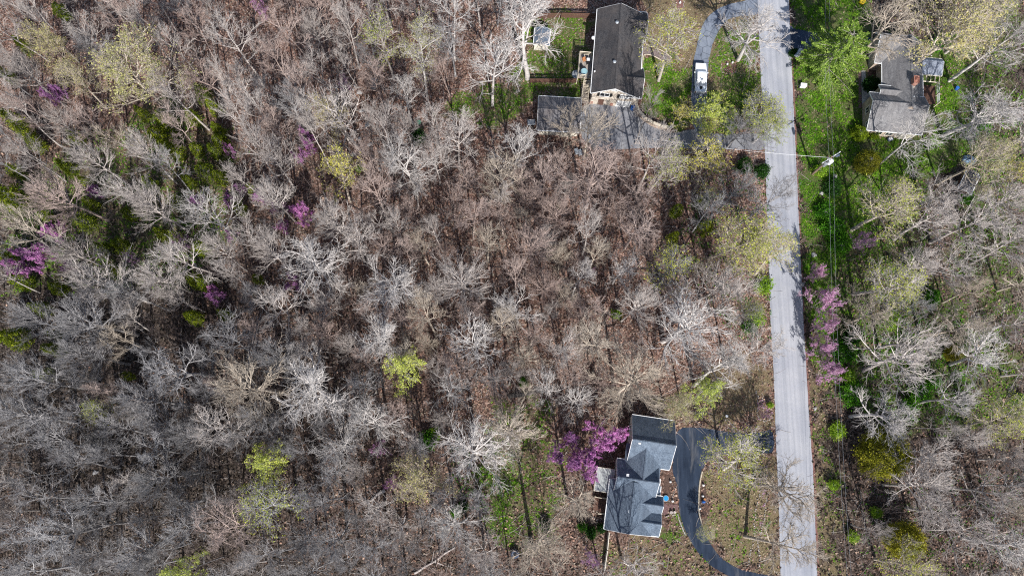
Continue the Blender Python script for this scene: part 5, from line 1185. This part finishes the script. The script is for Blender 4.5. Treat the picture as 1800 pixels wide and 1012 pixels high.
MB().tube([(-.6, .4, .8), (.6, .4, .8)], .04, 4).tube([(-.6, -.4, .8), (.6, -.4, .8)], .04, 4).tube([(-.6, -.4, .5), (-.6, -.4, .8)], .04, 4).build('rail', 'white_paint', tr_)
for a in (-.5, .5): MB().tube([(-.2, a, .3), (-.2, a*1.25, .3)], .3, 14).build('wheel', 'rubber', tr_)
# stone borders: every stone a part, shared meshes
stone_me = [MB().blob((0, 0, .06), (.17, .13, .14), 60+k, .22, 7, 4).build('x', 'stone_pale') for k in range(4)]
sm = [o.data for o in stone_me]
for o in stone_me: bpy.data.objects.remove(o)
def border(pts, label, step=.3, sc=1., seed=0, closed=False, mats=sm):
    pts = smooth_open(pts, 2) if not closed else smooth(pts, 2)+[smooth(pts, 2)[0]]
    w = [P(*q) for q in pts]; t = thing('stone_border', label, 'border', (*w[0], 0), 0, 'stone borders'); r = random.Random(seed); acc = 0
    for a, b in zip(w, w[1:]):
        L_ = math.dist(a, b); x = -acc
        while x+step < L_:
            x += step; f = x/L_; o = obj('stone', r.choice(mats), t, (a[0]+(b[0]-a[0])*f-w[0][0]+r.uniform(-.13, .13), a[1]+(b[1]-a[1])*f-w[0][1]+r.uniform(-.1, .1), 0), (0, 0, r.uniform(0, 6)), (sc*r.uniform(.55, 1.1), sc*r.uniform(.4, .9), sc*r.uniform(.5, 1)))
        acc = (L_-x) if x > -acc else acc+L_
    return t
border([(1337, 815), (1335, 835), (1338, 850), (1335, 870), (1328, 895), (1326, 915), (1327, 940), (1322, 960), (1317, 985), (1313, 996)], 'crooked line of pale stones down the drive island, outer-left line', seed=1)
border([(1348, 815), (1346, 840), (1347, 855), (1350, 870), (1345, 890), (1344, 905), (1341, 925), (1333, 943), (1333, 965), (1336, 985), (1331, 1000)], 'crooked line of pale stones down the drive island, line nearer the road', seed=2)
border([(1328, 683), (1333, 700), (1331, 715), (1332, 735), (1345, 741), (1358, 732)], 'line of pale stones curving above the drive mouth', seed=3)
border([(1340, 690), (1341, 705), (1343, 722)], 'short line of pale stones beside the road verge', seed=4)
border([(1268, 112), (1266, 120), (1271, 129), (1283, 132), (1293, 127), (1298, 118)], 'ring of stones round the reddish mulch circle', .34, .9, seed=5)
border([(1189, 2), (1188, 12), (1193, 20), (1201, 17), (1203, 4)], 'ring of stones round the small bed at the top of the photo', .34, .9, seed=6)
border([(1168, 912), (1170, 906), (1178, 905), (1190, 905)], 'row of tan stones below the red walk', .5, 1.6, seed=7)
border([(1624, 86), (1632, 90), (1636, 97), (1637, 104)], 'arc of round white stones behind the chimney house', .45, 1.3, seed=8)
border([(1037, 905), (1045, 912), (1058, 912), (1066, 908)], 'curved row of grey stones below the log bench', .45, 1.6, seed=9)

# low purple phlox in the stone-lined bed, and weeds in the verge
def flowers(name, poly, n, mat, size, seed):
    px = scatter(n, seed, poly); w = p2w(px); dr = np.sin(w[:, 1]*1.3+w[:, 0])+np.sin(w[:, 1]*2.9); w = w[dr > -.1]
    return tag(obj(name, quads(name, w, .08, size, mat, seed, .5, 1.2)), kind='stuff')
flowers('ground_flowers', [[(1338, 818), (1348, 818), (1347, 855), (1345, 900), (1336, 935), (1333, 905), (1340, 870)], [(1330, 700), (1356, 705), (1358, 735), (1332, 738)]], 500, 'blossom_pale', .10, 71)
flowers('weeds', [[(1395, 110), (1440, 110), (1440, 560), (1412, 560), (1402, 300)], [(1440, 300), (1500, 300), (1490, 700), (1450, 700)]], 5500, 'leaf_under', .13, 72)
flowers('undergrowth', [[(1500, 560), (1700, 560), (1700, 740), (1540, 740), (1490, 700)], [(1690, 170), (1800, 200), (1800, 330), (1700, 330)], [(790, 780), (840, 800), (860, 900), (800, 900)]], 8000, 'leaf_under', .15, 73)

flowers('ivy', [[(1500, 320), (1800, 330), (1800, 620), (1520, 620)], [(1560, 0), (1800, 0), (1800, 200), (1660, 150)], [(1500, 860), (1800, 820), (1800, 1040), (1520, 1040)]], 8000, 'leaf_under', .14, 74)
flowers('low_greenery', [[(1235, 300), (1350, 280), (1356, 600), (1290, 600), (1180, 430)]], 4500, 'leaf_under', .15, 75)
